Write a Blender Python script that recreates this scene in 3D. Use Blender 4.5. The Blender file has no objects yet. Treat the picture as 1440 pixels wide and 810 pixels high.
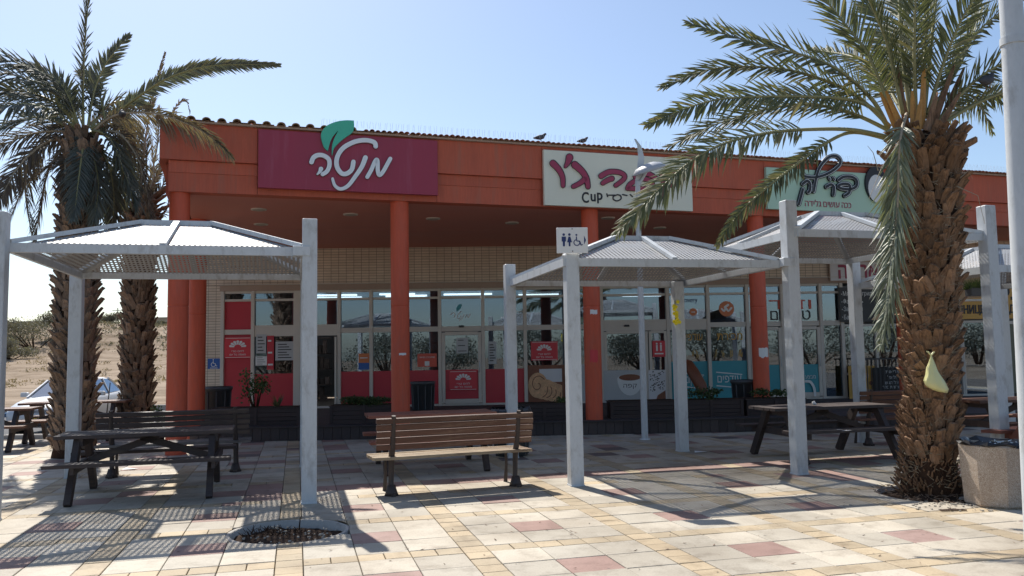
import bpy, bmesh, math, random
from mathutils import Vector, Matrix, noise
R = math.radians
rnd = random.Random(7)
SC = bpy.context.scene
COL = SC.collection

# ------------------------------------------------------------------ camera
FPX, PITCH, ROLL, EYE = 1160.0, R(4.6), R(0.97), 1.6
cd = bpy.data.cameras.new('camera'); cam = bpy.data.objects.new('camera', cd); COL.objects.link(cam)
cd.sensor_width = 36.0; cd.lens = 36.0 * FPX / 1440.0; cd.clip_end = 3000; cd.clip_start = 0.05
_F = Vector((0, math.cos(PITCH), math.sin(PITCH)))
_R0 = Vector((1, 0, 0)); _U0 = Vector((0, -math.sin(PITCH), math.cos(PITCH)))
_Rt = _R0 * math.cos(ROLL) - _U0 * math.sin(ROLL)
_Up = _R0 * math.sin(ROLL) + _U0 * math.cos(ROLL)
M = Matrix((( _Rt.x, _Up.x, -_F.x, 0), (_Rt.y, _Up.y, -_F.y, 0), (_Rt.z, _Up.z, -_F.z, EYE), (0, 0, 0, 1)))
cam.matrix_world = M
SC.camera = cam
# ------------------------------------------------------------------ light
SUN_EL = R(51.0); SUN_H = Vector((-0.447, 0.894, 0)).normalized()
SUN = Vector((SUN_H.x * math.cos(SUN_EL), SUN_H.y * math.cos(SUN_EL), math.sin(SUN_EL)))
w = bpy.data.worlds.new('World'); SC.world = w; w.use_nodes = True
nt = w.node_tree; bg = nt.nodes['Background']
sky = nt.nodes.new('ShaderNodeTexSky'); sky.sky_type = 'NISHITA'; sky.sun_disc = False
sky.sun_elevation = SUN_EL; sky.sun_rotation = math.atan2(SUN_H.x, SUN_H.y)
sky.air_density = 1.0; sky.dust_density = 0.9; sky.ozone_density = 2.2; sky.altitude = 10
nt.links.new(sky.outputs[0], bg.inputs[0]); bg.inputs[1].default_value = 0.097
sl = bpy.data.lights.new('sun', 'SUN'); sl.energy = 4.2; sl.angle = R(0.5); sl.color = (1.0, 0.95, 0.87)
so = bpy.data.objects.new('sun', sl); COL.objects.link(so)
so.rotation_euler = SUN.to_track_quat('Z', 'Y').to_euler()
SC.view_settings.view_transform = 'Standard'; SC.view_settings.look = 'None'
SC.view_settings.exposure = 0.64; SC.view_settings.gamma = 1.0
SC.render.film_transparent = False

# ------------------------------------------------------------------ calibration helpers (photo pixel -> place in the world)
def ray(x, y):
    return _F + _Rt * ((x - 720) / FPX) + _Up * ((405 - y) / FPX)
def ground(x, y, z=0.0):
    d = ray(x, y); t = (z - EYE) / d.z
    return Vector((d.x * t, d.y * t, z))
def atY(x, y, Y):
    d = ray(x, y); t = Y / d.y
    return Vector((d.x * t, Y, EYE + d.z * t))
def proj(p):
    v = Vector(p) - Vector((0, 0, EYE)); f = v.dot(_F)
    if f < 0.1: return (-9999, -9999)
    return (720 + FPX * v.dot(_Rt) / f, 405 - FPX * v.dot(_Up) / f)
class Frame:
    """vertical plane frame: origin o, running along angle a; local (s, depth, z)"""
    def __init__(self, o, a):
        self.o = Vector((o[0], o[1], 0)); self.a = a
        self.t = Vector((math.cos(a), math.sin(a), 0)); self.n = Vector((-math.sin(a), math.cos(a), 0))
    def px(self, x, y, off=0.0):
        d = ray(x, y); t = (self.n.dot(self.o) + off) / self.n.dot(d)
        p = Vector((d.x * t, d.y * t, EYE + d.z * t))
        return ((p - self.o).dot(self.t), p.z)
    def w(self, s, dep, z):
        return self.o + self.t * s + self.n * dep + Vector((0, 0, z))
    def loc(self, p):
        v = Vector(p) - self.o; return (v.dot(self.t), v.dot(self.n), v.z)
WALL = Frame((0, 22.0), R(2.5))
FASC = Frame((1.53, 16.3), R(18))
COLF = Frame((1.6, 16.55), R(18))
GRID = Frame((0, 0), R(14.7))
DECK = Frame((0, 16.33), R(1.8))

# ------------------------------------------------------------------ materials
MATS = {}
def nmat(name):
    m = bpy.data.materials.new(name); m.use_nodes = True
    nt = m.node_tree; b = nt.nodes['Principled BSDF']
    MATS[name] = m
    return m, nt, b
def lk(nt, a, b): nt.links.new(a, b)
def nd(nt, t, **k):
    n = nt.nodes.new(t)
    for a, v in k.items(): setattr(n, a, v)
    return n
def coords(nt, scale=(1, 1, 1), kind='Object'):
    if kind == 'World':
        g = nd(nt, 'ShaderNodeNewGeometry'); out = g.outputs['Position']
    else:
        g = nd(nt, 'ShaderNodeTexCoord'); out = g.outputs['Object']
    mp = nd(nt, 'ShaderNodeMapping'); mp.inputs['Scale'].default_value = scale
    lk(nt, out, mp.inputs[0]); return mp.outputs[0]
def noise_n(nt, vec, scale, detail=4, rough=0.6):
    n = nd(nt, 'ShaderNodeTexNoise'); n.inputs['Scale'].default_value = scale
    n.inputs['Detail'].default_value = detail; n.inputs['Roughness'].default_value = rough
    lk(nt, vec, n.inputs['Vector']); return n.outputs['Fac']
def ramp(nt, fac, stops):
    r = nd(nt, 'ShaderNodeValToRGB'); e = r.color_ramp.elements
    e[0].position = stops[0][0]; e[0].color = (*stops[0][1], 1)
    e[1].position = stops[-1][0]; e[1].color = (*stops[-1][1], 1)
    for p, c in stops[1:-1]:
        x = e.new(p); x.color = (*c, 1)
    lk(nt, fac, r.inputs[0]); return r.outputs[0]
def mix(nt, fac, a, b, blend='MIX'):
    m = nd(nt, 'ShaderNodeMix', data_type='RGBA', blend_type=blend)
    for sock, v in ((m.inputs[0], fac), (m.inputs[6], a), (m.inputs[7], b)):
        if isinstance(v, (int, float)): sock.default_value = v
        elif isinstance(v, tuple): sock.default_value = (*v, 1)
        else: lk(nt, v, sock)
    return m.outputs[2]
def mth(nt, op, a, b=0.0):
    m = nd(nt, 'ShaderNodeMath', operation=op)
    for sock, v in ((m.inputs[0], a), (m.inputs[1], b)):
        if isinstance(v, (int, float)): sock.default_value = v
        else: lk(nt, v, sock)
    return m.outputs[0]
def bump(nt, b, h, strength=0.3, dist=0.01):
    n = nd(nt, 'ShaderNodeBump'); n.inputs['Strength'].default_value = strength; n.inputs['Distance'].default_value = dist
    lk(nt, h, n.inputs['Height']); lk(nt, n.outputs[0], b.inputs['Normal'])
def sc(c, k): return tuple(min(1, max(0, v * k)) for v in c)
def surf(name, col, rough=0.7, var=0.18, scale=3.0, stretch=(1, 1, 1), bmp=0.25, fine=40, metal=0.0, spec=0.5, dirt=None, kind='Object', rand=0.0, bdist=0.004):
    """generic worn surface: two noise octaves of colour, fine relief, optional dirt patches, per-object variation"""
    m, nt, b = nmat(name)
    v = coords(nt, stretch, kind)
    n1 = noise_n(nt, v, scale, 5); n2 = noise_n(nt, v, fine, 3)
    c = ramp(nt, n1, [(0.3, sc(col, 1 - var)), (0.7, sc(col, 1 + var))])
    c = mix(nt, 0.5, c, ramp(nt, n2, [(0.3, sc(col, 1 - var * 0.8)), (0.7, sc(col, 1 + var * 0.8))]))
    if dirt:
        n3 = noise_n(nt, v, scale * 2.3, 6, 0.7)
        f = ramp(nt, n3, [(0.52, (0, 0, 0)), (0.68, (1, 1, 1))])
        c = mix(nt, mth(nt, 'MULTIPLY', f, dirt[1]), c, dirt[0])
    if rand:
        oi = nd(nt, 'ShaderNodeObjectInfo'); g = nd(nt, 'ShaderNodeNewGeometry')
        r = mth(nt, 'FRACT', mth(nt, 'ADD', oi.outputs['Random'], g.outputs['Random Per Island']))
        k = mth(nt, 'ADD', mth(nt, 'MULTIPLY', r, 2 * rand), 1 - rand)
        hv = nd(nt, 'ShaderNodeHueSaturation'); lk(nt, k, hv.inputs['Value']); lk(nt, c, hv.inputs['Color']); c = hv.outputs[0]
    lk(nt, c, b.inputs['Base Color'])
    rr = mth(nt, 'ADD', mth(nt, 'MULTIPLY', n1, 0.25), rough - 0.12); lk(nt, rr, b.inputs['Roughness'])
    b.inputs['Metallic'].default_value = metal; b.inputs['Specular IOR Level'].default_value = spec
    if bmp: bump(nt, b, n2, bmp, bdist)
    return m
surf('red_paint', (0.49, 0.108, 0.056), 0.72, 0.20, 1.3, stretch=(2.2, 2.2, 0.22), bmp=0.25, fine=14, dirt=((0.38, 0.135, 0.085), 0.7), rand=0.07)
surf('red_paint_column', (0.57, 0.095, 0.042), 0.62, 0.16, 2.2, stretch=(1.5, 1.5, 0.22), bmp=0.25, fine=18, dirt=((0.40, 0.12, 0.08), 0.4))
surf('soffit_paint', (0.56, 0.215, 0.16), 0.65, 0.08, 1.0, bmp=0.08)
surf('galvanised', (0.54, 0.565, 0.58), 0.5, 0.10, 4, stretch=(1, 1, 0.4), bmp=0.15, metal=0.0, dirt=((0.33, 0.325, 0.31), 0.65), rand=0.05)
surf('galv_sheet', (0.36, 0.36, 0.36), 0.5, 0.06, 3, bmp=0.0, metal=0.0)
surf('frame_alu', (0.60, 0.545, 0.47), 0.5, 0.05, 3, bmp=0.05)
surf('lintel', (0.40, 0.29, 0.225), 0.7, 0.1, 2)
surf('dark_wood', (0.045, 0.032, 0.030), 0.62, 0.35, 5, stretch=(0.15, 1, 1), bmp=0.5, fine=60, dirt=((0.12, 0.085, 0.06), 0.5), rand=0.25)
surf('brown_wood', (0.115, 0.048, 0.028), 0.6, 0.35, 6, stretch=(0.12, 1, 1), bmp=0.6, fine=60, dirt=((0.28, 0.19, 0.12), 0.45), rand=0.3)
surf('red_wood', (0.26, 0.085, 0.05), 0.6, 0.25, 5, stretch=(0.12, 1, 1), bmp=0.4, fine=50, dirt=((0.33, 0.20, 0.13), 0.6), rand=0.15)
surf('worn_wood', (0.36, 0.27, 0.17), 0.65, 0.35, 6, stretch=(0.12, 1, 1), bmp=0.6, fine=60, dirt=((0.14, 0.07, 0.04), 0.85), rand=0.2)
surf('grey_wood', (0.18, 0.16, 0.145), 0.7, 0.3, 6, stretch=(0.12, 1, 1), bmp=0.5, fine=60, dirt=((0.07, 0.055, 0.05), 0.8), rand=0.2)
surf('cast_iron', (0.05, 0.035, 0.03), 0.55, 0.3, 8, bmp=0.4, fine=50)
surf('planter_wood', (0.040, 0.026, 0.024), 0.7, 0.3, 5, stretch=(0.15, 1, 1), bmp=0.4, fine=50, rand=0.2)
surf('deck_wood', (0.055, 0.042, 0.040), 0.7, 0.3, 4, stretch=(1, 0.2, 1), bmp=0.3, rand=0.25)
surf('bark', (0.25, 0.150, 0.090), 0.85, 0.45, 7, stretch=(1, 1, 0.25), bmp=0.9, fine=45, spec=0.15, dirt=((0.075, 0.04, 0.026), 0.8), rand=0.35, bdist=0.02)
surf('bark_grey', (0.25, 0.175, 0.125), 0.85, 0.4, 7, stretch=(1, 1, 0.3), bmp=0.9, fine=45, spec=0.15, dirt=((0.075, 0.05, 0.035), 0.8), rand=0.35, bdist=0.02)
surf('core_bark', (0.060, 0.034, 0.022), 0.95, 0.5, 14, stretch=(1, 1, 0.4), bmp=1.0, fine=90, spec=0.1, bdist=0.03)
surf('soil', (0.055, 0.036, 0.026), 0.95, 0.5, 6, bmp=1.0, fine=70, spec=0.1, dirt=((0.15, 0.10, 0.07), 0.6), bdist=0.02)
surf('mortar', (0.15, 0.125, 0.10), 0.95, 0.3, 5, bmp=0.5, fine=90, kind='World')
surf('kerb_stone', (0.40, 0.37, 0.33), 0.85, 0.15, 4, bmp=0.4, fine=60, dirt=((0.25, 0.22, 0.19), 0.6))
surf('asphalt', (0.075, 0.075, 0.078), 0.9, 0.2, 1.0, bmp=0.5, fine=80, kind='World')
surf('white_paint', (0.78, 0.78, 0.76), 0.5, 0.04, 3, bmp=0.05)
surf('sign_cream', (0.74, 0.73, 0.60), 0.5, 0.04, 1.5, bmp=0.03)
surf('sign_green', (0.44, 0.62, 0.47), 0.5, 0.06, 1.2, bmp=0.03)
surf('sign_maroon', (0.33, 0.035, 0.070), 0.55, 0.07, 1.0, stretch=(3, 1, 0.3), bmp=0.03, dirt=((0.40, 0.10, 0.15), 0.35))
surf('logo_white', (0.80, 0.83, 0.84), 0.5, 0.04, 4, bmp=0.03)
surf('logo_green', (0.07, 0.50, 0.33), 0.5, 0.08, 2, bmp=0.03)
surf('letter_maroon', (0.34, 0.035, 0.085), 0.45, 0.1, 4, bmp=0.03)
surf('letter_edge', (0.035, 0.015, 0.022), 0.5, 0.1, 4, bmp=0)
surf('black_letter', (0.018, 0.018, 0.024), 0.5, 0.1, 4, bmp=0)
surf('film_red', (0.50, 0.022, 0.040), 0.4, 0.05, 1.5, bmp=0.02)
surf('poster_red', (0.62, 0.035, 0.05), 0.4, 0.05, 3, bmp=0.02)
surf('film_teal', (0.03, 0.28, 0.33), 0.4, 0.05, 1.5, bmp=0.02)
surf('print_white', (0.72, 0.72, 0.70), 0.5, 0.03, 4, bmp=0)
surf('print_grey', (0.45, 0.46, 0.46), 0.5, 0.06, 4, bmp=0)
surf('print_blue', (0.02, 0.10, 0.36), 0.45, 0.04, 4, bmp=0)
surf('print_navy', (0.015, 0.03, 0.14), 0.45, 0.04, 4, bmp=0)
surf('print_orange', (0.60, 0.17, 0.05), 0.45, 0.06, 4, bmp=0)
surf('print_redorange', (0.62, 0.09, 0.05), 0.45, 0.06, 4, bmp=0)
surf('print_gold', (0.50, 0.34, 0.13), 0.45, 0.1, 4, bmp=0)
surf('print_amber', (0.60, 0.33, 0.06), 0.45, 0.15, 2, bmp=0)
surf('print_black', (0.022, 0.020, 0.022), 0.45, 0.1, 4, bmp=0)
surf('print_brown', (0.22, 0.075, 0.035), 0.45, 0.3, 5, bmp=0)
surf('print_dough', (0.66, 0.38, 0.20), 0.45, 0.45, 9, bmp=0)
surf('print_cupgrey', (0.66, 0.65, 0.66), 0.45, 0.06, 3, bmp=0)
surf('bin_plastic', (0.075, 0.078, 0.085), 0.5, 0.1, 3, bmp=0.1)
surf('bag_black', (0.015, 0.015, 0.017), 0.3, 0.2, 6, bmp=0.3, fine=20)
surf('terracotta', (0.50, 0.20, 0.12), 0.8, 0.25, 5, bmp=0.3, rand=0.2, dirt=((0.55, 0.42, 0.33), 0.6))
surf('old_tile', (0.42, 0.30, 0.20), 0.85, 0.3, 5, bmp=0.3, rand=0.2, dirt=((0.20, 0.14, 0.10), 0.6))
surf('spike_wire', (0.5, 0.5, 0.52), 0.4, 0.05, 3, bmp=0, metal=0.6)
surf('car_silver', (0.55, 0.57, 0.60), 0.38, 0.02, 2, bmp=0, metal=0.1)
surf('rubber', (0.025, 0.025, 0.027), 0.8, 0.1, 5, bmp=0.1)
surf('plate_yellow', (0.75, 0.50, 0.03), 0.4, 0.03, 5, bmp=0)
surf('yellow_flower', (0.85, 0.72, 0.02), 0.5, 0.12, 8, bmp=0.1)
surf('tan_cloth', (0.42, 0.32, 0.22), 0.8, 0.1, 4, bmp=0.2)
surf('stucco', (0.45, 0.40, 0.32), 0.85, 0.08, 2, bmp=0.2)
surf('lamp_grey', (0.42, 0.43, 0.45), 0.45, 0.12, 4, bmp=0.1)
surf('dark_room', (0.20, 0.20, 0.21), 0.8, 0.2, 1.5, bmp=0)
surf('room_floor', (0.28, 0.26, 0.24), 0.5, 0.1, 1.5, bmp=0)
surf('shelf_goods', (0.14, 0.11, 0.10), 0.6, 0.6, 6, bmp=0, rand=0.5)
surf('olive_panel', (0.14, 0.14, 0.09), 0.5, 0.1, 2, bmp=0)
surf('bird_grey', (0.055, 0.055, 0.065), 0.7, 0.3, 12, bmp=0.2)
surf('stone_litter', (0.40, 0.36, 0.30), 0.9, 0.2, 8, bmp=0.3)
surf('rust_brown', (0.20, 0.07, 0.045), 0.7, 0.2, 4, bmp=0.2)

def tile_mat(name, col, alt):
    m, nt, b = nmat(name)
    v = coords(nt, (1, 1, 1), 'World')
    big = noise_n(nt, v, 0.55, 4, 0.65); mid = noise_n(nt, v, 4.0, 6, 0.7); fin = noise_n(nt, v, 60, 3)
    oi = nd(nt, 'ShaderNodeObjectInfo'); g = nd(nt, 'ShaderNodeNewGeometry')
    r = mth(nt, 'FRACT', mth(nt, 'ADD', oi.outputs['Random'], g.outputs['Random Per Island']))
    c = ramp(nt, r, [(0.0, sc(col, 0.84)), (0.35, alt), (0.6, col), (1.0, sc(col, 1.10))])
    c = mix(nt, 1.0, c, ramp(nt, big, [(0.32, (0.66, 0.63, 0.60)), (0.58, (1, 1, 1))]), 'MULTIPLY')
    c = mix(nt, 0.9, c, ramp(nt, mid, [(0.30, (0.66, 0.63, 0.60)), (0.50, (1, 1, 1)), (0.8, (1.0, 0.99, 0.97))]), 'MULTIPLY')
    c = mix(nt, 0.7, c, ramp(nt, fin, [(0.3, (0.80, 0.79, 0.78)), (0.6, (1, 1, 1))]), 'MULTIPLY')
    # trodden-in gum and oil spots
    vo = nd(nt, 'ShaderNodeTexVoronoi'); vo.inputs['Scale'].default_value = 3.1; lk(nt, v, vo.inputs['Vector'])
    spot = ramp(nt, vo.outputs['Distance'], [(0.035, (1, 1, 1)), (0.06, (0, 0, 0))])
    gate = ramp(nt, noise_n(nt, v, 1.3, 2), [(0.46, (0, 0, 0)), (0.56, (1, 1, 1))])
    c = mix(nt, mth(nt, 'MULTIPLY', mth(nt, 'MULTIPLY', spot, gate), 0.75), c, (0.09, 0.08, 0.07))
    lk(nt, c, b.inputs['Base Color'])
    lk(nt, mth(nt, 'ADD', mth(nt, 'MULTIPLY', mid, 0.25), 0.58), b.inputs['Roughness'])
    b.inputs['Specular IOR Level'].default_value = 0.35
    bump(nt, b, mth(nt, 'ADD', fin, mid), 0.25, 0.003)
tile_mat('tile_white', (0.52, 0.465, 0.375), (0.475, 0.435, 0.36))
tile_mat('tile_yellow', (0.50, 0.40, 0.265), (0.45, 0.37, 0.255))
tile_mat('tile_pink', (0.35, 0.225, 0.19), (0.38, 0.26, 0.225))
tile_mat('tile_dark', (0.17, 0.135, 0.125), (0.20, 0.16, 0.14))

def cladding():
    m, nt, b = nmat('clad_tile')
    v = coords(nt)
    sp = nd(nt, 'ShaderNodeSeparateXYZ'); lk(nt, v, sp.inputs[0])
    cb = nd(nt, 'ShaderNodeCombineXYZ'); lk(nt, mth(nt, 'ADD', sp.outputs[0], sp.outputs[1]), cb.inputs[0]); lk(nt, sp.outputs[2], cb.inputs[1])
    br = nd(nt, 'ShaderNodeTexBrick'); br.offset = 0.0
    for k, val in (('Scale', 1.0), ('Mortar Size', 0.006), ('Brick Width', 0.20), ('Row Height', 0.072), ('Bias', 0.0), ('Mortar Smooth', 0.2)): br.inputs[k].default_value = val
    br.inputs['Color1'].default_value = (0.66, 0.54, 0.42, 1); br.inputs['Color2'].default_value = (0.74, 0.62, 0.49, 1)
    br.inputs['Mortar'].default_value = (0.24, 0.18, 0.13, 1)
    lk(nt, cb.outputs[0], br.inputs['Vector'])
    c = mix(nt, 0.5, br.outputs['Color'], ramp(nt, noise_n(nt, v, 1.5, 5), [(0.3, (0.75, 0.74, 0.73)), (0.6, (1, 1, 1))]), 'MULTIPLY')
    lk(nt, c, b.inputs['Base Color']); b.inputs['Roughness'].default_value = 0.6
    bump(nt, b, br.outputs['Fac'], -0.4, 0.006)
cladding()

def glass(name, tint, refl, rough=0.01):
    m = bpy.data.materials.new(name); m.use_nodes = True; MATS[name] = m
    nt = m.node_tree; nt.nodes.clear()
    out = nd(nt, 'ShaderNodeOutputMaterial'); tr = nd(nt, 'ShaderNodeBsdfTransparent'); tr.inputs[0].default_value = (*tint, 1)
    gl = nd(nt, 'ShaderNodeBsdfGlossy'); gl.inputs['Roughness'].default_value = rough; gl.inputs[0].default_value = (0.72, 0.84, 1, 1)
    ly = nd(nt, 'ShaderNodeLayerWeight'); ly.inputs[0].default_value = 0.4
    f = mth(nt, 'ADD', mth(nt, 'MULTIPLY', ly.outputs['Facing'], 0.5), refl)
    mx = nd(nt, 'ShaderNodeMixShader'); lk(nt, f, mx.inputs[0]); lk(nt, tr.outputs[0], mx.inputs[1]); lk(nt, gl.outputs[0], mx.inputs[2])
    # slightly wavy old float glass
    n = noise_n(nt, coords(nt), 1.1, 2); bp = nd(nt, 'ShaderNodeBump'); bp.inputs['Strength'].default_value = 0.05; bp.inputs['Distance'].default_value = 0.01
    lk(nt, n, bp.inputs['Height']); lk(nt, bp.outputs[0], gl.inputs['Normal'])
    lk(nt, mx.outputs[0], out.inputs[0])
glass('shop_glass', (0.58, 0.66, 0.70), 0.13)
glass('car_glass', (0.10, 0.12, 0.13), 0.10)

def emis(name, col, st):
    m, nt, b = nmat(name); b.inputs['Base Color'].default_value = (*col, 1)
    b.inputs['Emission Color'].default_value = (*col, 1); b.inputs['Emission Strength'].default_value = st
emis('lamp_glow', (0.95, 0.97, 1.0), 2.2)

def leaf_mat(name, c1, c2, trans=0.35, rough=0.45, tip=None):
    m = bpy.data.materials.new(name); m.use_nodes = True; MATS[name] = m
    nt = m.node_tree; nt.nodes.clear()
    out = nd(nt, 'ShaderNodeOutputMaterial'); b = nd(nt, 'ShaderNodeBsdfPrincipled'); t = nd(nt, 'ShaderNodeBsdfTranslucent')
    g = nd(nt, 'ShaderNodeNewGeometry'); oi = nd(nt, 'ShaderNodeObjectInfo')
    c = ramp(nt, g.outputs['Random Per Island'], [(0.0, c1), (0.75, c2), (1.0, tip or c2)])
    hv = nd(nt, 'ShaderNodeHueSaturation'); lk(nt, c, hv.inputs['Color'])
    lk(nt, mth(nt, 'ADD', mth(nt, 'MULTIPLY', oi.outputs['Random'], 0.4), 0.8), hv.inputs['Value'])
    c = mix(nt, 0.5, hv.outputs[0], ramp(nt, noise_n(nt, coords(nt), 3, 3), [(0.3, (0.6, 0.6, 0.6)), (0.65, (1, 1, 1))]), 'MULTIPLY')
    lk(nt, c, b.inputs['Base Color']); lk(nt, mix(nt, 1.0, c, (1.0, 1.0, 0.55), 'MULTIPLY'), t.inputs[0])
    b.inputs['Roughness'].default_value = rough; b.inputs['Specular IOR Level'].default_value = 0.5
    mx = nd(nt, 'ShaderNodeMixShader'); mx.inputs[0].default_value = trans
    lk(nt, b.outputs[0], mx.inputs[1]); lk(nt, t.outputs[0], mx.inputs[2]); lk(nt, mx.outputs[0], out.inputs[0])
leaf_mat('leaf_palm', (0.125, 0.145, 0.072), (0.185, 0.195, 0.10), 0.35, 0.55, (0.36, 0.31, 0.18))
leaf_mat('leaf_palm_dark', (0.105, 0.12, 0.10), (0.155, 0.165, 0.135), 0.25, 0.62, (0.18, 0.16, 0.11))
leaf_mat('leaf_dry', (0.24, 0.19, 0.13), (0.33, 0.27, 0.19), 0.3, 0.7, (0.16, 0.11, 0.07))
leaf_mat('leaf_brown', (0.12, 0.09, 0.07), (0.19, 0.155, 0.12), 0.25, 0.7, (0.09, 0.06, 0.045))
leaf_mat('leaf_shrub', (0.055, 0.085, 0.03), (0.10, 0.15, 0.05), 0.3, 0.5)
leaf_mat('leaf_scrub', (0.17, 0.16, 0.115), (0.24, 0.22, 0.165), 0.2, 0.8)
leaf_mat('leaf_pale', (0.21, 0.235, 0.15), (0.33, 0.36, 0.26), 0.3, 0.45, (0.4, 0.4, 0.3))
leaf_mat('leaf_straw', (0.30, 0.235, 0.15), (0.38, 0.30, 0.20), 0.2, 0.9)
surf('rachis', (0.27, 0.25, 0.11), 0.5, 0.2, 3, bmp=0.1)
surf('rachis_orange', (0.45, 0.22, 0.045), 0.55, 0.25, 5, bmp=0.2)
surf('rachis_dry', (0.38, 0.31, 0.22), 0.7, 0.25, 4, bmp=0.2)

def bin_concrete():
    m, nt, b = nmat('washed_concrete')
    v = coords(nt); vo = nd(nt, 'ShaderNodeTexVoronoi'); vo.inputs['Scale'].default_value = 190; lk(nt, v, vo.inputs[0])
    hv = nd(nt, 'ShaderNodeSeparateColor'); lk(nt, vo.outputs['Color'], hv.inputs[0])
    c = ramp(nt, hv.outputs[0], [(0.0, (0.30, 0.22, 0.16)), (0.4, (0.46, 0.36, 0.275)), (0.8, (0.52, 0.43, 0.34)), (1, (0.62, 0.55, 0.46))])
    c = mix(nt, 0.6, c, ramp(nt, noise_n(nt, v, 2.5, 5), [(0.3, (0.7, 0.66, 0.62)), (0.6, (1, 1, 1))]), 'MULTIPLY')
    lk(nt, c, b.inputs['Base Color']); b.inputs['Roughness'].default_value = 0.85; bump(nt, b, vo.outputs['Distance'], 0.4, 0.003)
bin_concrete()
def desert():
    m, nt, b = nmat('desert')
    v = coords(nt, (1, 1, 1), 'World')
    n1 = noise_n(nt, v, 0.05, 6, 0.65); n2 = noise_n(nt, v, 0.6, 6, 0.7); n3 = noise_n(nt, coords(nt, (0.03, 0.22, 0.5), 'World'), 1.0, 6, 0.7)
    c = ramp(nt, n1, [(0.3, (0.24, 0.185, 0.13)), (0.5, (0.32, 0.25, 0.185)), (0.7, (0.37, 0.30, 0.23))])
    c = mix(nt, 0.7, c, ramp(nt, n2, [(0.35, (0.62, 0.58, 0.52)), (0.58, (1, 1, 1))]), 'MULTIPLY')
    c = mix(nt, 0.7, c, ramp(nt, n3, [(0.38, (0.50, 0.47, 0.42)), (0.55, (1, 1, 1))]), 'MULTIPLY')
    lk(nt, c, b.inputs['Base Color']); b.inputs['Roughness'].default_value = 0.95; b.inputs['Specular IOR Level'].default_value = 0.1
    bump(nt, b, n2, 0.8, 0.3)
desert()
def bag_mat():
    m, nt, b = nmat('bag_yellow'); b.inputs['Base Color'].default_value = (0.72, 0.68, 0.33, 1); b.inputs['Roughness'].default_value = 0.4
    b.inputs['Subsurface Weight'].default_value = 0.3; b.inputs['Subsurface Radius'].default_value = (0.03, 0.03, 0.01)
    bump(nt, b, noise_n(nt, coords(nt), 14, 3), 0.6, 0.01)
bag_mat()

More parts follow.
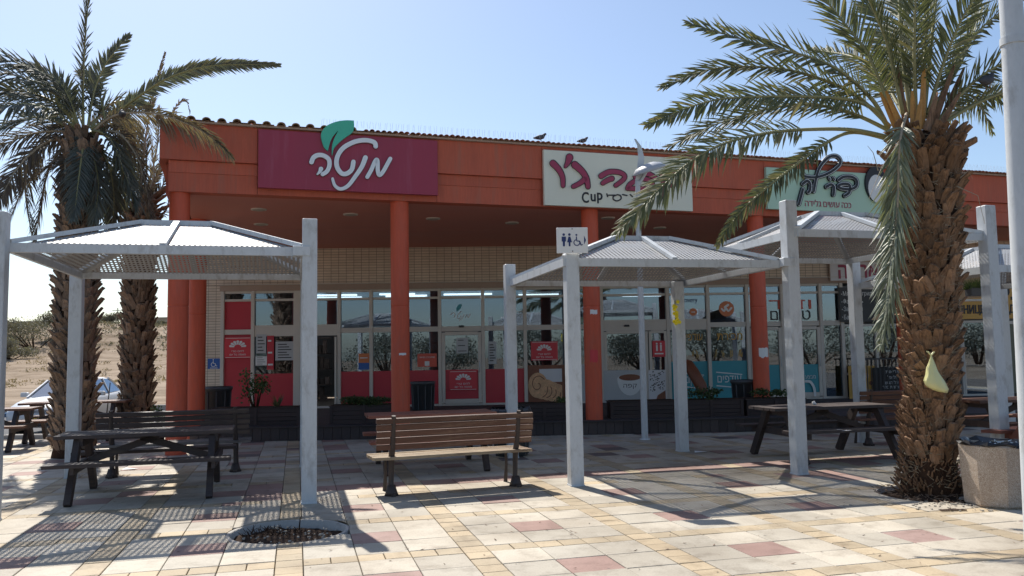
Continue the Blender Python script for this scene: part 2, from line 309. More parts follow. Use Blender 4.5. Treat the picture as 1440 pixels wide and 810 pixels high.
# ------------------------------------------------------------------ mesh builder
class MB:
    def __init__(s): s.v = []; s.f = []; s.m = []; s.sm = []
    def add(s, vs, fs, mi=0, smooth=False):
        o = len(s.v); s.v += [tuple(v) for v in vs]
        for f in fs: s.f.append(tuple(i + o for i in f)); s.m.append(mi); s.sm.append(smooth)
        return s
    def box(s, c, d, mi=0, mat=None):
        cx, cy, cz = c; x, y, z = d[0] / 2, d[1] / 2, d[2] / 2
        vs = [Vector((sx * x, sy * y, sz * z)) for sz in (-1, 1) for sy in (-1, 1) for sx in (-1, 1)]
        if mat: vs = [mat @ v for v in vs]
        vs = [v + Vector(c) for v in vs]
        return s.add(vs, [(0, 2, 3, 1), (4, 5, 7, 6), (0, 1, 5, 4), (2, 6, 7, 3), (0, 4, 6, 2), (1, 3, 7, 5)], mi)
    def bar(s, p, q, wd, ht, mi=0, up=(0, 0, 1)):
        p = Vector(p); q = Vector(q); t = (q - p).normalized(); u = Vector(up)
        if abs(t.dot(u)) > 0.98: u = Vector((0, 1, 0))
        a = t.cross(u).normalized() * wd / 2; b = a.cross(t).normalized() * ht / 2
        vs = [p - a - b, p + a - b, p + a + b, p - a + b, q - a - b, q + a - b, q + a + b, q - a + b]
        return s.add(vs, [(3, 2, 1, 0), (4, 5, 6, 7), (0, 1, 5, 4), (1, 2, 6, 5), (2, 3, 7, 6), (3, 0, 4, 7)], mi)
    def cbox(s, c, d, ch=0.005, mi=0):
        """box with chamfered vertical and top edges"""
        x, y, z = d[0] / 2, d[1] / 2, d[2] / 2; cx, cy, cz = c
        def ring(i, zz): return [(cx + a, cy + b, cz + zz) for a, b in ((-x + i + ch, -y + i), (x - i - ch, -y + i), (x - i, -y + i + ch), (x - i, y - i - ch), (x - i - ch, y - i), (-x + i + ch, y - i), (-x + i, y - i - ch), (-x + i, -y + i + ch))]
        vs = ring(0, -z) + ring(0, z - ch) + ring(ch, z)
        fs = [tuple(range(7, -1, -1)), tuple(range(16, 24))]
        for k in range(2):
            for i in range(8): fs.append((k * 8 + i, k * 8 + (i + 1) % 8, k * 8 + 8 + (i + 1) % 8, k * 8 + 8 + i))
        return s.add(vs, fs, mi)
    def tube(s, pts, rad, n=8, mi=0, cap=True, smooth=True):
        pts = [Vector(p) for p in pts]
        if not isinstance(rad, (list, tuple)): rad = [rad] * len(pts)
        vs = []; pu = None
        for i, p in enumerate(pts):
            t = (pts[min(i + 1, len(pts) - 1)] - pts[max(i - 1, 0)])
            t = t.normalized() if t.length > 1e-9 else Vector((0, 0, 1))
            if pu is None:
                u = Vector((0, 0, 1)) if abs(t.z) < 0.9 else Vector((1, 0, 0))
            else: u = pu
            a = (u - t * u.dot(t)).normalized(); b = t.cross(a); pu = a
            for k in range(n):
                th = 2 * math.pi * k / n; vs.append(p + (a * math.cos(th) + b * math.sin(th)) * rad[i])
        fs = []
        for i in range(len(pts) - 1):
            for k in range(n): fs.append((i * n + k, i * n + (k + 1) % n, (i + 1) * n + (k + 1) % n, (i + 1) * n + k))
        s.add(vs, fs, mi, smooth)
        if cap:
            s.add(vs[:n], [tuple(range(n - 1, -1, -1))], mi); s.add(vs[-n:], [tuple(range(n))], mi)
        return s
    def lathe(s, prof, n=24, c=(0, 0, 0), mi=0, smooth=True):
        vs = []; fs = []
        for r, z in prof:
            for k in range(n):
                th = 2 * math.pi * k / n; vs.append((c[0] + r * math.cos(th), c[1] + r * math.sin(th), c[2] + z))
        for i in range(len(prof) - 1):
            for k in range(n): fs.append((i * n + k, i * n + (k + 1) % n, (i + 1) * n + (k + 1) % n, (i + 1) * n + k))
        s.add(vs, fs, mi, smooth)
        return s
    def prism(s, poly, d0, d1, ax='y', mi=0):
        """extrude polygon of (a,b): ax='y' -> (a, d, b); ax='z' -> (a, b, d); ax='x' -> (d,a,b)"""
        def P(a, b, d): return (a, d, b) if ax == 'y' else ((a, b, d) if ax == 'z' else (d, a, b))
        n = len(poly); vs = [P(a, b, d0) for a, b in poly] + [P(a, b, d1) for a, b in poly]
        fs = [tuple(range(n)), tuple(range(2 * n - 1, n - 1, -1))]
        for i in range(n): fs.append((i, i + n, (i + 1) % n + n, (i + 1) % n))
        return s.add(vs, fs, mi)
    def mesh(s, name, mats):
        me = bpy.data.meshes.new(name); me.from_pydata(s.v, [], s.f)
        for m in mats: me.materials.append(MATS[m])
        me.polygons.foreach_set('material_index', s.m); me.polygons.foreach_set('use_smooth', s.sm)
        bm = bmesh.new(); bm.from_mesh(me); bmesh.ops.recalc_face_normals(bm, faces=bm.faces); bm.to_mesh(me); bm.free()
        me.update(); return me
    def build(s, name, mats, parent=None, loc=None, rot=None):
        if isinstance(mats, str): mats = [mats]
        o = bpy.data.objects.new(name, s.mesh(name, mats)); COL.objects.link(o)
        if parent: o.parent = parent
        if loc is not None: o.location = loc
        if rot is not None: o.rotation_euler = rot
        return o
def tag(o, label=None, cat=None, group=None, kind=None):
    if label: o['label'] = label
    if cat: o['category'] = cat
    if group: o['group'] = group
    if kind: o['kind'] = kind
    return o
def thing(name, label, cat, loc=(0, 0, 0), rz=0.0, group=None, parent=None):
    o = bpy.data.objects.new(name, None); COL.objects.link(o); o.location = loc; o.rotation_euler = (0, 0, rz)
    o.empty_display_size = 0.1
    return tag(o, label, cat, group)
def part(name, parent, loc=(0, 0, 0)):
    o = bpy.data.objects.new(name, None); COL.objects.link(o); o.parent = parent; o.location = loc; o.empty_display_size = 0.1
    return o
def inst(name, me, parent, loc, rot=(0, 0, 0), scale=(1, 1, 1)):
    o = bpy.data.objects.new(name, me); COL.objects.link(o); o.parent = parent; o.location = loc; o.rotation_euler = rot; o.scale = scale
    return o
def kids(o): return [c for c in bpy.data.objects if c.parent == o]
def copy_tree(o, parent=None, index=None):
    if index is None:
        index = {}
        for x in bpy.data.objects:
            if x.parent: index.setdefault(x.parent.name, []).append(x)
    c = o.copy(); COL.objects.link(c)
    if parent: c.parent = parent
    for ch in index.get(o.name, []): copy_tree(ch, c, index)
    return c
def smooth_line(pts, n=8, closed=False):
    """Catmull-Rom through 2D points"""
    out = []; N = len(pts)
    P = lambda i: Vector(pts[i % N]) if closed else Vector(pts[max(0, min(N - 1, i))])
    for i in range(N if closed else N - 1):
        a, b, c, d = P(i - 1), P(i), P(i + 1), P(i + 2)
        for k in range(n):
            t = k / n
            out.append(0.5 * ((2 * b) + (c - a) * t + (2 * a - 5 * b + 4 * c - d) * t * t + (3 * b - a - 3 * c + d) * t ** 3))
    if not closed: out.append(Vector(pts[-1]))
    return out
def stroke(mb, pts, wd, d0, d1, mi=0, n=6, wd2=None):
    """rounded brush stroke along 2D points in the (s,z) plane, extruded d0..d1; widths may vary"""
    L = smooth_line(pts, n); N = len(L)
    W = [(wd + ((wd2 if wd2 is not None else wd) - wd) * i / (N - 1)) / 2 for i in range(N)]
    left = []; right = []
    for i in range(N):
        t = (L[min(N - 1, i + 1)] - L[max(0, i - 1)]); t = t.normalized() if t.length > 1e-9 else Vector((1, 0))
        nn = Vector((-t.y, t.x)); left.append(L[i] + nn * W[i]); right.append(L[i] - nn * W[i])
    def cap(c, a, r):
        return [c + Vector((math.cos(a + math.pi * k / 5), math.sin(a + math.pi * k / 5))) * r for k in range(1, 5)]
    t0 = (L[1] - L[0]).normalized(); t1 = (L[-1] - L[-2]).normalized()
    c0 = cap(L[0], math.atan2(t0.x, -t0.y), W[0]); c1 = cap(L[-1], math.atan2(-t1.x, t1.y), W[-1])
    vs = []; fs = []
    for d in (d0, d1):
        vs += [(p.x, d, p.y) for p in left] + [(p.x, d, p.y) for p in right]
    for i in range(N - 1):
        fs += [(i, i + 1, N + i + 1, N + i), (2 * N + i, 3 * N + i, 3 * N + i + 1, 2 * N + i + 1),
               (i, 2 * N + i, 2 * N + i + 1, i + 1), (N + i, N + i + 1, 3 * N + i + 1, 3 * N + i)]
    mb.add(vs, fs, mi)
    for c, a, b in ((c0, left[0], right[0]), (c1, right[-1], left[-1])):
        poly = [a] + c + [b]; mb.prism([(p.x, p.y) for p in poly], d0, d1, 'y', mi)
def glyphs(txt, ext, bold):
    cu = bpy.data.curves.new('t', 'FONT'); cu.body = txt; cu.size = 1.0; cu.extrude = ext; cu.resolution_u = 3; cu.offset = bold
    to = bpy.data.objects.new('t', cu); COL.objects.link(to)
    me = bpy.data.meshes.new_from_object(to.evaluated_get(bpy.context.evaluated_depsgraph_get())); bpy.data.objects.remove(to); return me
def text_mesh(name, txt, size, mat, parent, loc, rot=(R(90), 0, 0), ext=0.004, ax='CENTER', width=None, bold=0.0):
    if 'ד' in txt:      # this letter is filled wrongly by the text tessellator: set it from its two strokes
        mb = MB(); x = 0.0
        for ch in txt:
            if ch == ' ': x += .26; continue
            if ch == 'ד':
                mb.box((x + .254, .55, 0), (.488, .083, 2 * ext / size)); mb.box((x + .362, .2545, 0), (.09, .508, 2 * ext / size)); x += .53; continue
            g = glyphs(ch, ext / size, bold / size); mb.add([(v.co.x + x, v.co.y, v.co.z) for v in g.vertices], [tuple(f.vertices) for f in g.polygons])
            xs_g = [v.co.x for v in g.vertices]; x += max(xs_g) + max(.03, min(xs_g))
        mb.v = [((a - x / 2) * size, (b - .30) * size, c * size) for a, b, c in mb.v]; me = mb.mesh(name, [mat])
    else:
        me = glyphs(txt, ext / size, bold / size); me.materials.clear(); me.materials.append(MATS[mat])
        xs_g = [v.co.x for v in me.vertices]; ys_g = [v.co.y for v in me.vertices]; cx, cy = (max(xs_g) + min(xs_g)) / 2, (max(ys_g) + min(ys_g)) / 2
        for v in me.vertices: v.co = ((v.co.x - cx) * size, (v.co.y - cy) * size, v.co.z * size)
    if width and len(me.vertices):
        xs = [v.co.x for v in me.vertices]; k = width / (max(xs) - min(xs)); c = (max(xs) + min(xs)) / 2
        for v in me.vertices: v.co.x = (v.co.x - c) * k
    o = bpy.data.objects.new(name, me); COL.objects.link(o); o.parent = parent; o.location = loc; o.rotation_euler = rot
    return o
# ================================================================== GROUND
def terrain_h(x, y):
    r = y + 0.12 * abs(x)
    t = min(1, max(0, (r - 84) / 75.0)); s = t * t * (3 - 2 * t)
    h = s * 8.2
    if y > 33: h += (noise.noise(Vector((x * 0.05, y * 0.05, 0))) * 0.9 * min(1, (y - 33) / 60) + noise.noise(Vector((x * 0.013, y * 0.02, 3))) * 2.2 * t)
    return h - 0.42 + min(1, max(0, (abs(y - 24.6) - 6.5) / 3.0)) * .12
xs = [-900, -500, -320, -240] + [-200 + 5 * i for i in range(60)] + [110, 160, 240, 400, 900]
ys = [-400, -120, -40, 0, 20, 30, 34] + [38 + 4 * i for i in range(46)] + [230, 260, 320, 500, 1200]
mb = MB(); vs = [(x, y, terrain_h(x, y)) for y in ys for x in xs]; nx = len(xs)
mb.add(vs, [(j * nx + i, j * nx + i + 1, (j + 1) * nx + i + 1, (j + 1) * nx + i) for j in range(len(ys) - 1) for i in range(nx - 1)], 0, True)
tag(mb.build('ground', 'desert'), kind='structure')
# plaza bed (the mortar seen in the joints), car park and road as their own sheets
PLZ_BACK = 18.6
mb = MB().add([(-26, -14, -0.10), (26, -14, -0.10), (26, PLZ_BACK + 6, -0.10), (-7.2, PLZ_BACK + 6, -0.10), (-7.2, PLZ_BACK, -0.10), (-26, PLZ_BACK, -0.10)], [(0, 1, 2, 3, 4, 5)])
plaza = tag(mb.build('plaza_pavement', 'mortar'), kind='structure')
mb = MB().add([(-70, PLZ_BACK + .15, -0.03), (-7.6, PLZ_BACK + .15, -0.03), (-7.6, 45, -0.03), (-70, 45, -0.03)], [(0, 1, 2, 3)])
mb = MB().box((-38, 24.9, -0.31), (62, 12.4, 0.12))
tag(mb.build('road', 'asphalt'), kind='structure')
kerb = thing('kerb', None, None, (0, 0, 0)); kerb['kind'] = 'structure'
km = MB().cbox((0, 0, 0), (0.96, 0.16, 0.26), 0.02).mesh('kerb_stone', ['kerb_stone'])
for i in range(34): inst('kerb_stone', km, kerb, (-8.2 - i * 0.98, 31.1, -0.18 + rnd.uniform(-.006, .006)))
for i in range(16): inst('kerb_stone', km, kerb, (-8.0 - i * 0.98, PLZ_BACK + .08, -0.13 + rnd.uniform(-.004, .004)))
MB().box((-16, PLZ_BACK + .05, -.27), (18, .2, .3)).build('kerb_footing', 'kerb_stone', kerb)

PIT = Vector((-2.12, 7.84)); PIT_R = 0.56
BPIT = Vector((4.62, 9.22)); BPIT_R = 0.62
def kill(c):
    return (c - PIT).length, (c - BPIT).length
tiles = []
U0, V0, PER, SM = 1.33, 6.72, 1.482, 0.212
LG = (PER - SM) / 3
def cells(o, lo, hi):
    out = []; k0 = int((lo - o) / PER) - 1
    for k in range(k0, k0 + int((hi - lo) / PER) + 4):
        b = o + k * PER; out.append((b, SM, 's', k, 0))
        for j in range(3): out.append((b + SM + j * LG, LG, 'l', k, j))
    return [c for c in out if c[0] > lo and c[0] < hi]
for (u, wu, ku, iu, ju) in cells(U0, -15, 20):
    for (v, wv, kv, iv, jv) in cells(V0, 1.2, 19):
        pcs = [(u, v, wu, wv)]
        if ku == 's' and kv == 'l': pcs = [(u, v, wu, wv / 2), (u, v + wv / 2, wu, wv / 2)]
        if ku == 'l' and kv == 's': pcs = [(u, v, wu / 2, wv), (u + wu / 2, v, wu / 2, wv)]
        rr = random.Random(iu * 1000 + iv * 37 + ju * 7 + jv)
        for (a, b, wa, wb) in pcs:
            cu_, cv_ = a + wa / 2, b + wb / 2
            p = GRID.w(cu_, cv_, 0)
            if p.y < 2.2 or p.y > PLZ_BACK - 0.25 and p.x < -7.2: continue
            dk = DECK.loc(p)
            if dk[1] > 0.15 and dk[0] > -7.0: continue
            if p.y > 19.2 and p.x <= -6.9: continue
            x_, y_ = proj(p)
            if x_ < -260 or x_ > 1700 or y_ > 1010: continue
            sml = ku == 's' or kv == 's'
            if cv_ > 9.45 and cv_ < 11.7 and -1 < cu_ < 9:
                m = 'tile_yellow' if ku == 's' or (kv == 's' and rr.random() < .5) else ('tile_pink' if (jv == 1 and iv % 2 == 0) or rr.random() < .10 else 'tile_white')
            elif cv_ >= 11.7:
                m = 'tile_yellow' if sml and rr.random() < .7 else ('tile_dark' if rr.random() < .03 else ('tile_pink' if (ju == 1 and jv == 1) or rr.random() < .02 else 'tile_white'))
            else:
                m = 'tile_yellow' if sml else ('tile_pink' if (ju == 1 and jv == 1) or (cu_ < -1 and cv_ > 8.5 and rr.random() < .10) else 'tile_white')
            tiles.append((Vector((p.x, p.y)), wa, wb, m, x_, y_))
tiles.sort(key=lambda t: (not (-30 < t[4] < 1470 and t[5] < 840), t[0].length))
meshes = {}
rest = {}
def clip_poly(c, wa, wb, g=0.004):
    pts = []
    cs = [(-1, -1), (1, -1), (1, 1), (-1, 1)]
    for i in range(4):
        a = cs[i]; b = cs[(i + 1) % 4]
        for k in range(8):
            t = k / 8; pts.append(((a[0] + (b[0] - a[0]) * t) * (wa / 2 - g), (a[1] + (b[1] - a[1]) * t) * (wb / 2 - g)))
    out = []; ins = 0
    for (a, b) in pts:
        q = c + Vector((GRID.t.x * a + GRID.n.x * b, GRID.t.y * a + GRID.n.y * b))
        for P, RR in ((PIT, PIT_R), (BPIT, BPIT_R)):
            d = q - P
            if d.length < RR: q = P + d.normalized() * RR; ins += 1
        out.append(q)
    return out, ins
nind = 0; trest = {}
for (c, wa, wb, m, x_, y_) in tiles:
    dz = rnd.uniform(-.0025, .0025); tx, ty = rnd.uniform(-.004, .004), rnd.uniform(-.004, .004)
    near_pit = min((c - PIT).length - PIT_R, (c - BPIT).length - BPIT_R)
    poly = None
    if near_pit < 0.32:
        if min((c - PIT).length, (c - BPIT).length) < 0.24: continue
        poly, ins = clip_poly(c, wa, wb)
        if ins > 26: continue
        if ins == 0: poly = None
    if poly:
        cc = sum(poly, Vector((0, 0))) / len(poly)
        mbx = MB().prism([(p.x - cc.x, p.y - cc.y) for p in poly], -0.1, 0, 'z')
        o = mbx.build('paving_tile', m, plaza, (cc.x, cc.y, dz)); nind += 1; continue
    if nind < 300:
        key = (round(wa, 3), round(wb, 3), m)
        if key not in meshes: meshes[key] = MB().cbox((0, 0, -0.05), (wa - 0.007, wb - 0.007, 0.1), 0.004).mesh('paving_tile', [m])
        inst('paving_tile', meshes[key], plaza, (c.x, c.y, dz), (tx, ty, GRID.a)); nind += 1
    else:
        r_ = rest.setdefault(m, MB())
        rm = Matrix.Rotation(GRID.a, 3, 'Z'); a, b = wa / 2 - .0035, wb / 2 - .0035
        q = [Vector((c.x, c.y, 0)) + rm @ Vector((sx * a, sy * b, 0)) for sx, sy in ((-1, -1), (1, -1), (1, 1), (-1, 1))]
        vs = [(p.x, p.y, -0.09) for p in q] + [(p.x, p.y, dz) for p in q]
        r_.add(vs, [(4, 5, 6, 7), (0, 1, 5, 4), (1, 2, 6, 5), (2, 3, 7, 6), (3, 0, 4, 7)])
allr = MB(); names = sorted(rest)
for k, m in enumerate(names):
    r_ = rest[m]; allr.add(r_.v, r_.f, k)
tag(allr.build('paving_tile', names, plaza), kind='stuff')

def soil_disc(c, r, zbase, amp, mound=None, seed=0):
    mb = MB(); n = 40; rings = 9; vs = [(0, 0, zbase + (mound or 0))]; fs = []
    for j in range(1, rings + 1):
        for k in range(n):
            a = 2 * math.pi * k / n; rr = r * j / rings; x, y = rr * math.cos(a), rr * math.sin(a)
            z = zbase + noise.noise(Vector((x * 6, y * 6, seed))) * amp + (mound or 0) * max(0, 1 - (j / rings)) ** 1.2
            vs.append((x, y, z))
    for k in range(n): fs.append((0, 1 + k, 1 + (k + 1) % n))
    for j in range(rings - 1):
        for k in range(n): fs.append((1 + j * n + k, 1 + (j + 1) * n + k, 1 + (j + 1) * n + (k + 1) % n, 1 + j * n + (k + 1) % n))
    return mb.add(vs, fs, 0, True)
pit = thing('tree_pit', 'empty round tree pit of bare dark soil in the sunlit paving, left foreground', 'tree pit', (PIT.x, PIT.y, 0))
mb = MB().lathe([(PIT_R + .002, -.095), (PIT_R - .002, -.006), (PIT_R - .035, -.006), (PIT_R - .04, -.12)], 48)
mb.build('stone_ring', 'kerb_stone', pit)
soil_disc(PIT, PIT_R - .03, -0.085, 0.05, 0.03, 1).build('soil', 'soil', pit)
mb = MB()
for k in range(60):
    a = rnd.uniform(0, 6.28); r = 0.45 * math.sqrt(rnd.random()); s = rnd.uniform(.008, .02)
    mb.box((r * math.cos(a), r * math.sin(a), -0.055 + rnd.uniform(0, .02)), (s, s * 1.3, s * .7), 0, Matrix.Rotation(rnd.uniform(0, 3), 3, 'Z'))
tag(mb.build('pebbles', 'stone_litter', pit), kind='stuff')
mb = MB()
for k in range(90):
    a = rnd.uniform(0, 6.28); r = 0.2 * math.sqrt(rnd.random()); p = Vector((-.18 + r * math.cos(a) * 1.5, .12 + r * math.sin(a), -0.05))
    mb.tube([p, p + Vector((rnd.uniform(-.05, .05), rnd.uniform(-.05, .05), rnd.uniform(.01, .06)))], [.004, .002], 4)
mb.tube([(.02, .3, -.06), (.03, .31, .06)], [.008, .005], 5)
tag(mb.build('dry_twigs', 'core_bark', pit), kind='stuff')

# ================================================================== BUILDING
BL = WALL.w(0, 0, 0)
bld = thing('shop_building', 'long single storey terracotta red shop building with columns, deep fascia and glazed shopfronts', 'building', BL)
def inb(fr, mb, name, mats, parent=None, smooth=False):
    o = mb.build(name, mats, parent or bld)
    o.location = fr.o - (BL if (parent or bld) == bld else Vector((0, 0, 0))); o.rotation_euler = (0, 0, fr.a)
    return o
SE = 14.6
# fascia boards (upper proud of lower, each with shallow joints)
seg = [-7.9, -6.3, -3.05, -0.95, 2.34, 4.16, 7.7, 11.2, SE]
for i in range(len(seg) - 1):
    a, b = seg[i] + .004, seg[i + 1] - .004
    inb(FASC, MB().box(((a + b) / 2, .17, 5.36), (b - a, .34, .64)), 'fascia_board', 'red_paint')
    a2 = max(a, -7.76)
    inb(FASC, MB().box(((a2 + b) / 2, .20, 4.93), (b - a2, .28, .205)), 'fascia_board', 'red_paint')
    inb(FASC, MB().box(((a2 + b) / 2, .207, 4.66), (b - a2, .27, .33)), 'fascia_board', 'red_paint')
inb(FASC, MB().box(((SE - 7.9) / 2, .15, 5.70), (SE + 7.9, .44, .035)), 'gutter_edge', 'lintel')
A0 = FASC.w(-7.8, .3, 0); A1 = WALL.w(-8.5, 0, 0); A2 = WALL.w(-8.5, 9, 0)
sf = MB(); dv = (A1 - A0).normalized(); 
for z0, z1, o_ in ((5.04, 5.68, 0), (4.5, 5.02, .12)):
    sf.bar((A0.x + o_, A0.y + .05, (z0 + z1) / 2), (A1.x + o_, A1.y, (z0 + z1) / 2), .3, z1 - z0)
o = sf.build('side_fascia', 'red_paint', bld); o.location = -BL
# soffit, in two panels with a seam, plus small white end mark
q0 = ground(451, 326, 4.5); q1 = ground(720, 335, 4.5); dq = (q1 - q0).normalized()
def along(p, d, x): return p + d * ((x - p.x) / d.x)
S0 = FASC.w(-7.75, .34, 4.5); S1 = FASC.w(SE, .34, 4.5); S2 = WALL.w(15.4, .1, 4.5); S3 = WALL.w(-8.4, .1, 4.5)
m0 = S0.lerp(S3, .50); m1 = S1.lerp(S2, .55)
for pl, nm in (([S0, S1, m1 - Vector((0, .01, 0)), m0 - Vector((0, .01, 0))], 'soffit_panel'), ([m0 + Vector((0, .01, 0)), m1 + Vector((0, .01, 0)), S2, S3], 'soffit_panel')):
    mb = MB().prism([(p.x, p.y) for p in pl], 4.5, 4.56, 'z'); o = mb.build(nm, 'soffit_paint', bld); o.location = -BL
mb = MB().prism([(p.x, p.y) for p in (S0, S1, S2, S3)], 4.563, 4.60, 'z'); o = mb.build('soffit_backing', 'letter_edge', bld); o.location = -BL
RT = [FASC.w(-7.9, -.02, 0), FASC.w(SE, -.02, 0), WALL.w(15.6, 9, 0), WALL.w(-8.6, 9, 0)]
mb = MB(); vs = [(RT[0].x, RT[0].y, 5.72), (RT[1].x, RT[1].y, 5.72), (RT[2].x, RT[2].y, 6.6), (RT[3].x, RT[3].y, 6.6), (RT[2].x, RT[2].y, 5.5), (RT[3].x, RT[3].y, 5.5)]
mb.add(vs, [(0, 1, 2, 3), (3, 2, 4, 5), (1, 4, 2), (0, 3, 5)]); o = mb.build('roof', 'terracotta', bld); o.location = -BL
# barrel roof tiles along the eaves, every one its own
def barrel(r0, r1, L, th=.014):
    mb = MB(); n = 7; vs = []
    for (y, r) in ((0, r0), (L, r1)):
        for rr in (r, r - th):
            for k in range(n + 1):
                a = math.pi * k / n; vs.append((rr * math.cos(a), y, rr * math.sin(a) * .8))
    N = n + 1; fs = []
    for k in range(n):
        fs += [(k, k + 1, 2 * N + k + 1, 2 * N + k), (N + k, 3 * N + k, 3 * N + k + 1, N + k + 1), (k, N + k, N + k + 1, k + 1)]
    return mb.add(vs, fs, 0, True)
tm = {'old_tile': barrel(.075, .065, .45).mesh('roof_tile', ['old_tile']), 'terracotta': barrel(.047, .043, .45, .009).mesh('roof_tile', ['terracotta'])}
s = -7.9; i = 0
while s < SE:
    m = 'old_tile' if s < -4.5 else 'terracotta'
    p = FASC.w(s, -.11 + rnd.uniform(-.015, .015), 5.725 + rnd.uniform(-.004, .004)) - BL
    inst('roof_tile', tm[m], bld, p, (R(8), 0, FASC.a + rnd.uniform(-.03, .03)))
    s += .108 if s > -4.5 else .25
mb = MB()
s = -7.8
while s < SE:
    mb.add([(s + .02, -.13, 5.722), (s + .18, -.13, 5.722), (s + .18, .3, 5.78), (s + .02, .3, 5.78)], [(0, 1, 2, 3)]); s += .2
inb(FASC, mb, 'pan_tiles', 'old_tile')['kind'] = 'stuff'
pk = MB()
s = -5.2
while s < SE:
    for q in range(2):
        a = rnd.uniform(-.5, .5); pk.tube([(s + q * .03, -.02, 5.80), (s + q * .03 + math.sin(a) * .04, -.02 - .04 * q, 5.92)], .0022, 3, 0, False)
    s += .105
inb(FASC, pk, 'bird_spikes', 'spike_wire')['kind'] = 'stuff'
# columns
def column(p, h=4.51):
    mb = MB().lathe([(.172, 0.0), (.172, 2.50), (.172, 2.518), (.167, 2.522), (.167, 2.535), (.172, 2.54), (.172, 2.56), (.172, h)], 28)
    o = mb.build('column', 'red_paint_column', bld); o.location = p - BL; return o
for s in (-7.73, -3.87, .02, 3.93, 7.83, 11.7): column(COLF.w(s, .06, 0))
column(Vector((-6.50, 17.0, 0)))
# walls
inb(WALL, MB().box((3.6, .15, 4.02), (23.4, .3, .95)), 'tile_wall', 'clad_tile')
inb(WALL, MB().box((3.8, .10, 3.46), (23.0, .27, .155)), 'lintel', 'lintel')
inb(WALL, MB().box((3.8, -.065, 3.545), (23.0, .06, .02)), 'ledge', 'frame_alu')
inb(WALL, MB().box((-7.86, .15, 1.9), (.42, .3, 3.27)), 'pillar', 'clad_tile')
inb(WALL, MB().box((-7.95, 4.75, 2.9), (.24, 8.86, 5.2)), 'side_wall', 'clad_tile')
inb(WALL, MB().box((3.6, 9.2, 2.9), (23.2, .2, 5.2)), 'rear_wall', 'stucco')
# rooms behind the glass
inb(WALL, MB().box((3.7, 3.0, .23), (22.6, 5.6, .05)), 'room_floor', 'room_floor')
inb(WALL, MB().box((3.7, 5.6, 1.9), (22.6, .1, 3.2)), 'room_wall', 'dark_room')
inb(WALL, MB().box((3.7, 3.0, 3.45), (22.6, 5.0, .05)), 'room_ceiling', 'dark_room')
for s in (2.2, 8.6, -7.5, 14.8): inb(WALL, MB().box((s, 3.0, 1.9), (.12, 5.0, 3.1)), 'partition', 'dark_room')
for (s, d, L) in ((-5.1, 1.6, 1.5), (-5.1, 2.6, 1.5), (-3.2, 1.5, 1.0), (-3.0, 2.2, 1.2), (-3.1, 3.0, 1.2), (-1.2, 1.9, 1.4), (-1.2, 3.1, 1.4), (.9, 2.5, 1.2), (4.2, 3.5, 1.2), (11, 3, 1.3)):
    inb(WALL, MB().box((s, d, 3.36), (L, .09, .05)), 'strip_lamp', 'lamp_glow')
for (s, d, w_, h_) in ((-6.3, 3.9, 1.6, 1.9), (-4.3, 4.6, 1.5, 2.2), (-2.7, 4.4, 1.3, 1.7), (-.6, 4.4, 1.6, 2.1), (1.1, 4.0, 1.2, 1.6), (3.3, 4.3, 1.6, 1.9), (5.8, 4.2, 2.2, 1.5), (10, 4, 2, 1.8), (13, 4, 2, 1.8)):
    mb = MB()
    for k in range(5):
        z = .3 + k * h_ / 4; mb.box((0, 0, z), (w_, .4, .03))
        x = -w_ / 2 + .06
        while x < w_ / 2 - .08 and k < 4:
            q = rnd.uniform(.05, .14); hh = rnd.uniform(.12, h_ / 4 - .06)
            mb.box((x + q / 2, rnd.uniform(-.1, .02), z + .015 + hh / 2), (q, .2, hh)); x += q + rnd.uniform(.01, .05)
    o = inb(WALL, mb, 'shelf_goods', 'shelf_goods'); o['kind'] = 'stuff'; o.location = WALL.w(s, d, 0) - BL
# glazing grid
Z0, Z1, Z2, Z3, Z4 = .30, 2.24, 2.37, 3.11, 3.17; Z5 = 3.32
MX = [-7.63, -6.84, -5.69, -4.59, -3.75, -2.86, -1.94, -.79, .33, 1.42, 2.39, 4.18, 5.28, 6.35, 7.31, 8.37, 8.95]
for i, s in enumerate(MX):
    wd = .09 if s not in (-5.69,) else .18
    inb(WALL, MB().cbox((s, .03, (Z0 - .04 + 3.38) / 2), (wd, .12, 3.38 - Z0 + .04), .006), 'mullion', 'frame_alu')
rail = lambda a, b, z0, z1, d=.0: inb(WALL, MB().box(((a + b) / 2, .045 + d, (z0 + z1) / 2), (b - a - .004, .085, z1 - z0)), 'rail', 'frame_alu')
DOORS = {(-5.69, -4.59): 'open', (-1.94, -.79): 'door', (2.39, 4.18): 'wide', (6.35, 7.31): 'door', (7.31, 8.37): 'door'}
RED = {(-7.63, -6.84): 'full', (-6.84, -5.69): 1.20, (-4.59, -3.75): 1.22, (-3.75, -2.86): 1.22, (-2.86, -1.94): 1.22, (-1.94, -.79): 1.22, (-.79, .33): 1.22}
TEAL = {(4.18, 5.28): 1.33, (5.28, 6.35): 1.33, (6.35, 7.31): 1.20, (7.31, 8.37): 1.20}
def pane(a, b, z0, z1, film=None, mat='shop_glass', dep=.06):
    o = inb(WALL, MB().box(((a + b) / 2, dep, (z0 + z1) / 2), (b - a, .008, z1 - z0)), 'window_pane', mat)
    if film:
        fm, fz0, fz1 = film
        c = MB().box(((a + b) / 2, dep - .007, (fz0 + fz1) / 2), (b - a, .004, fz1 - fz0)).build('window_film', fm, o)
    return o
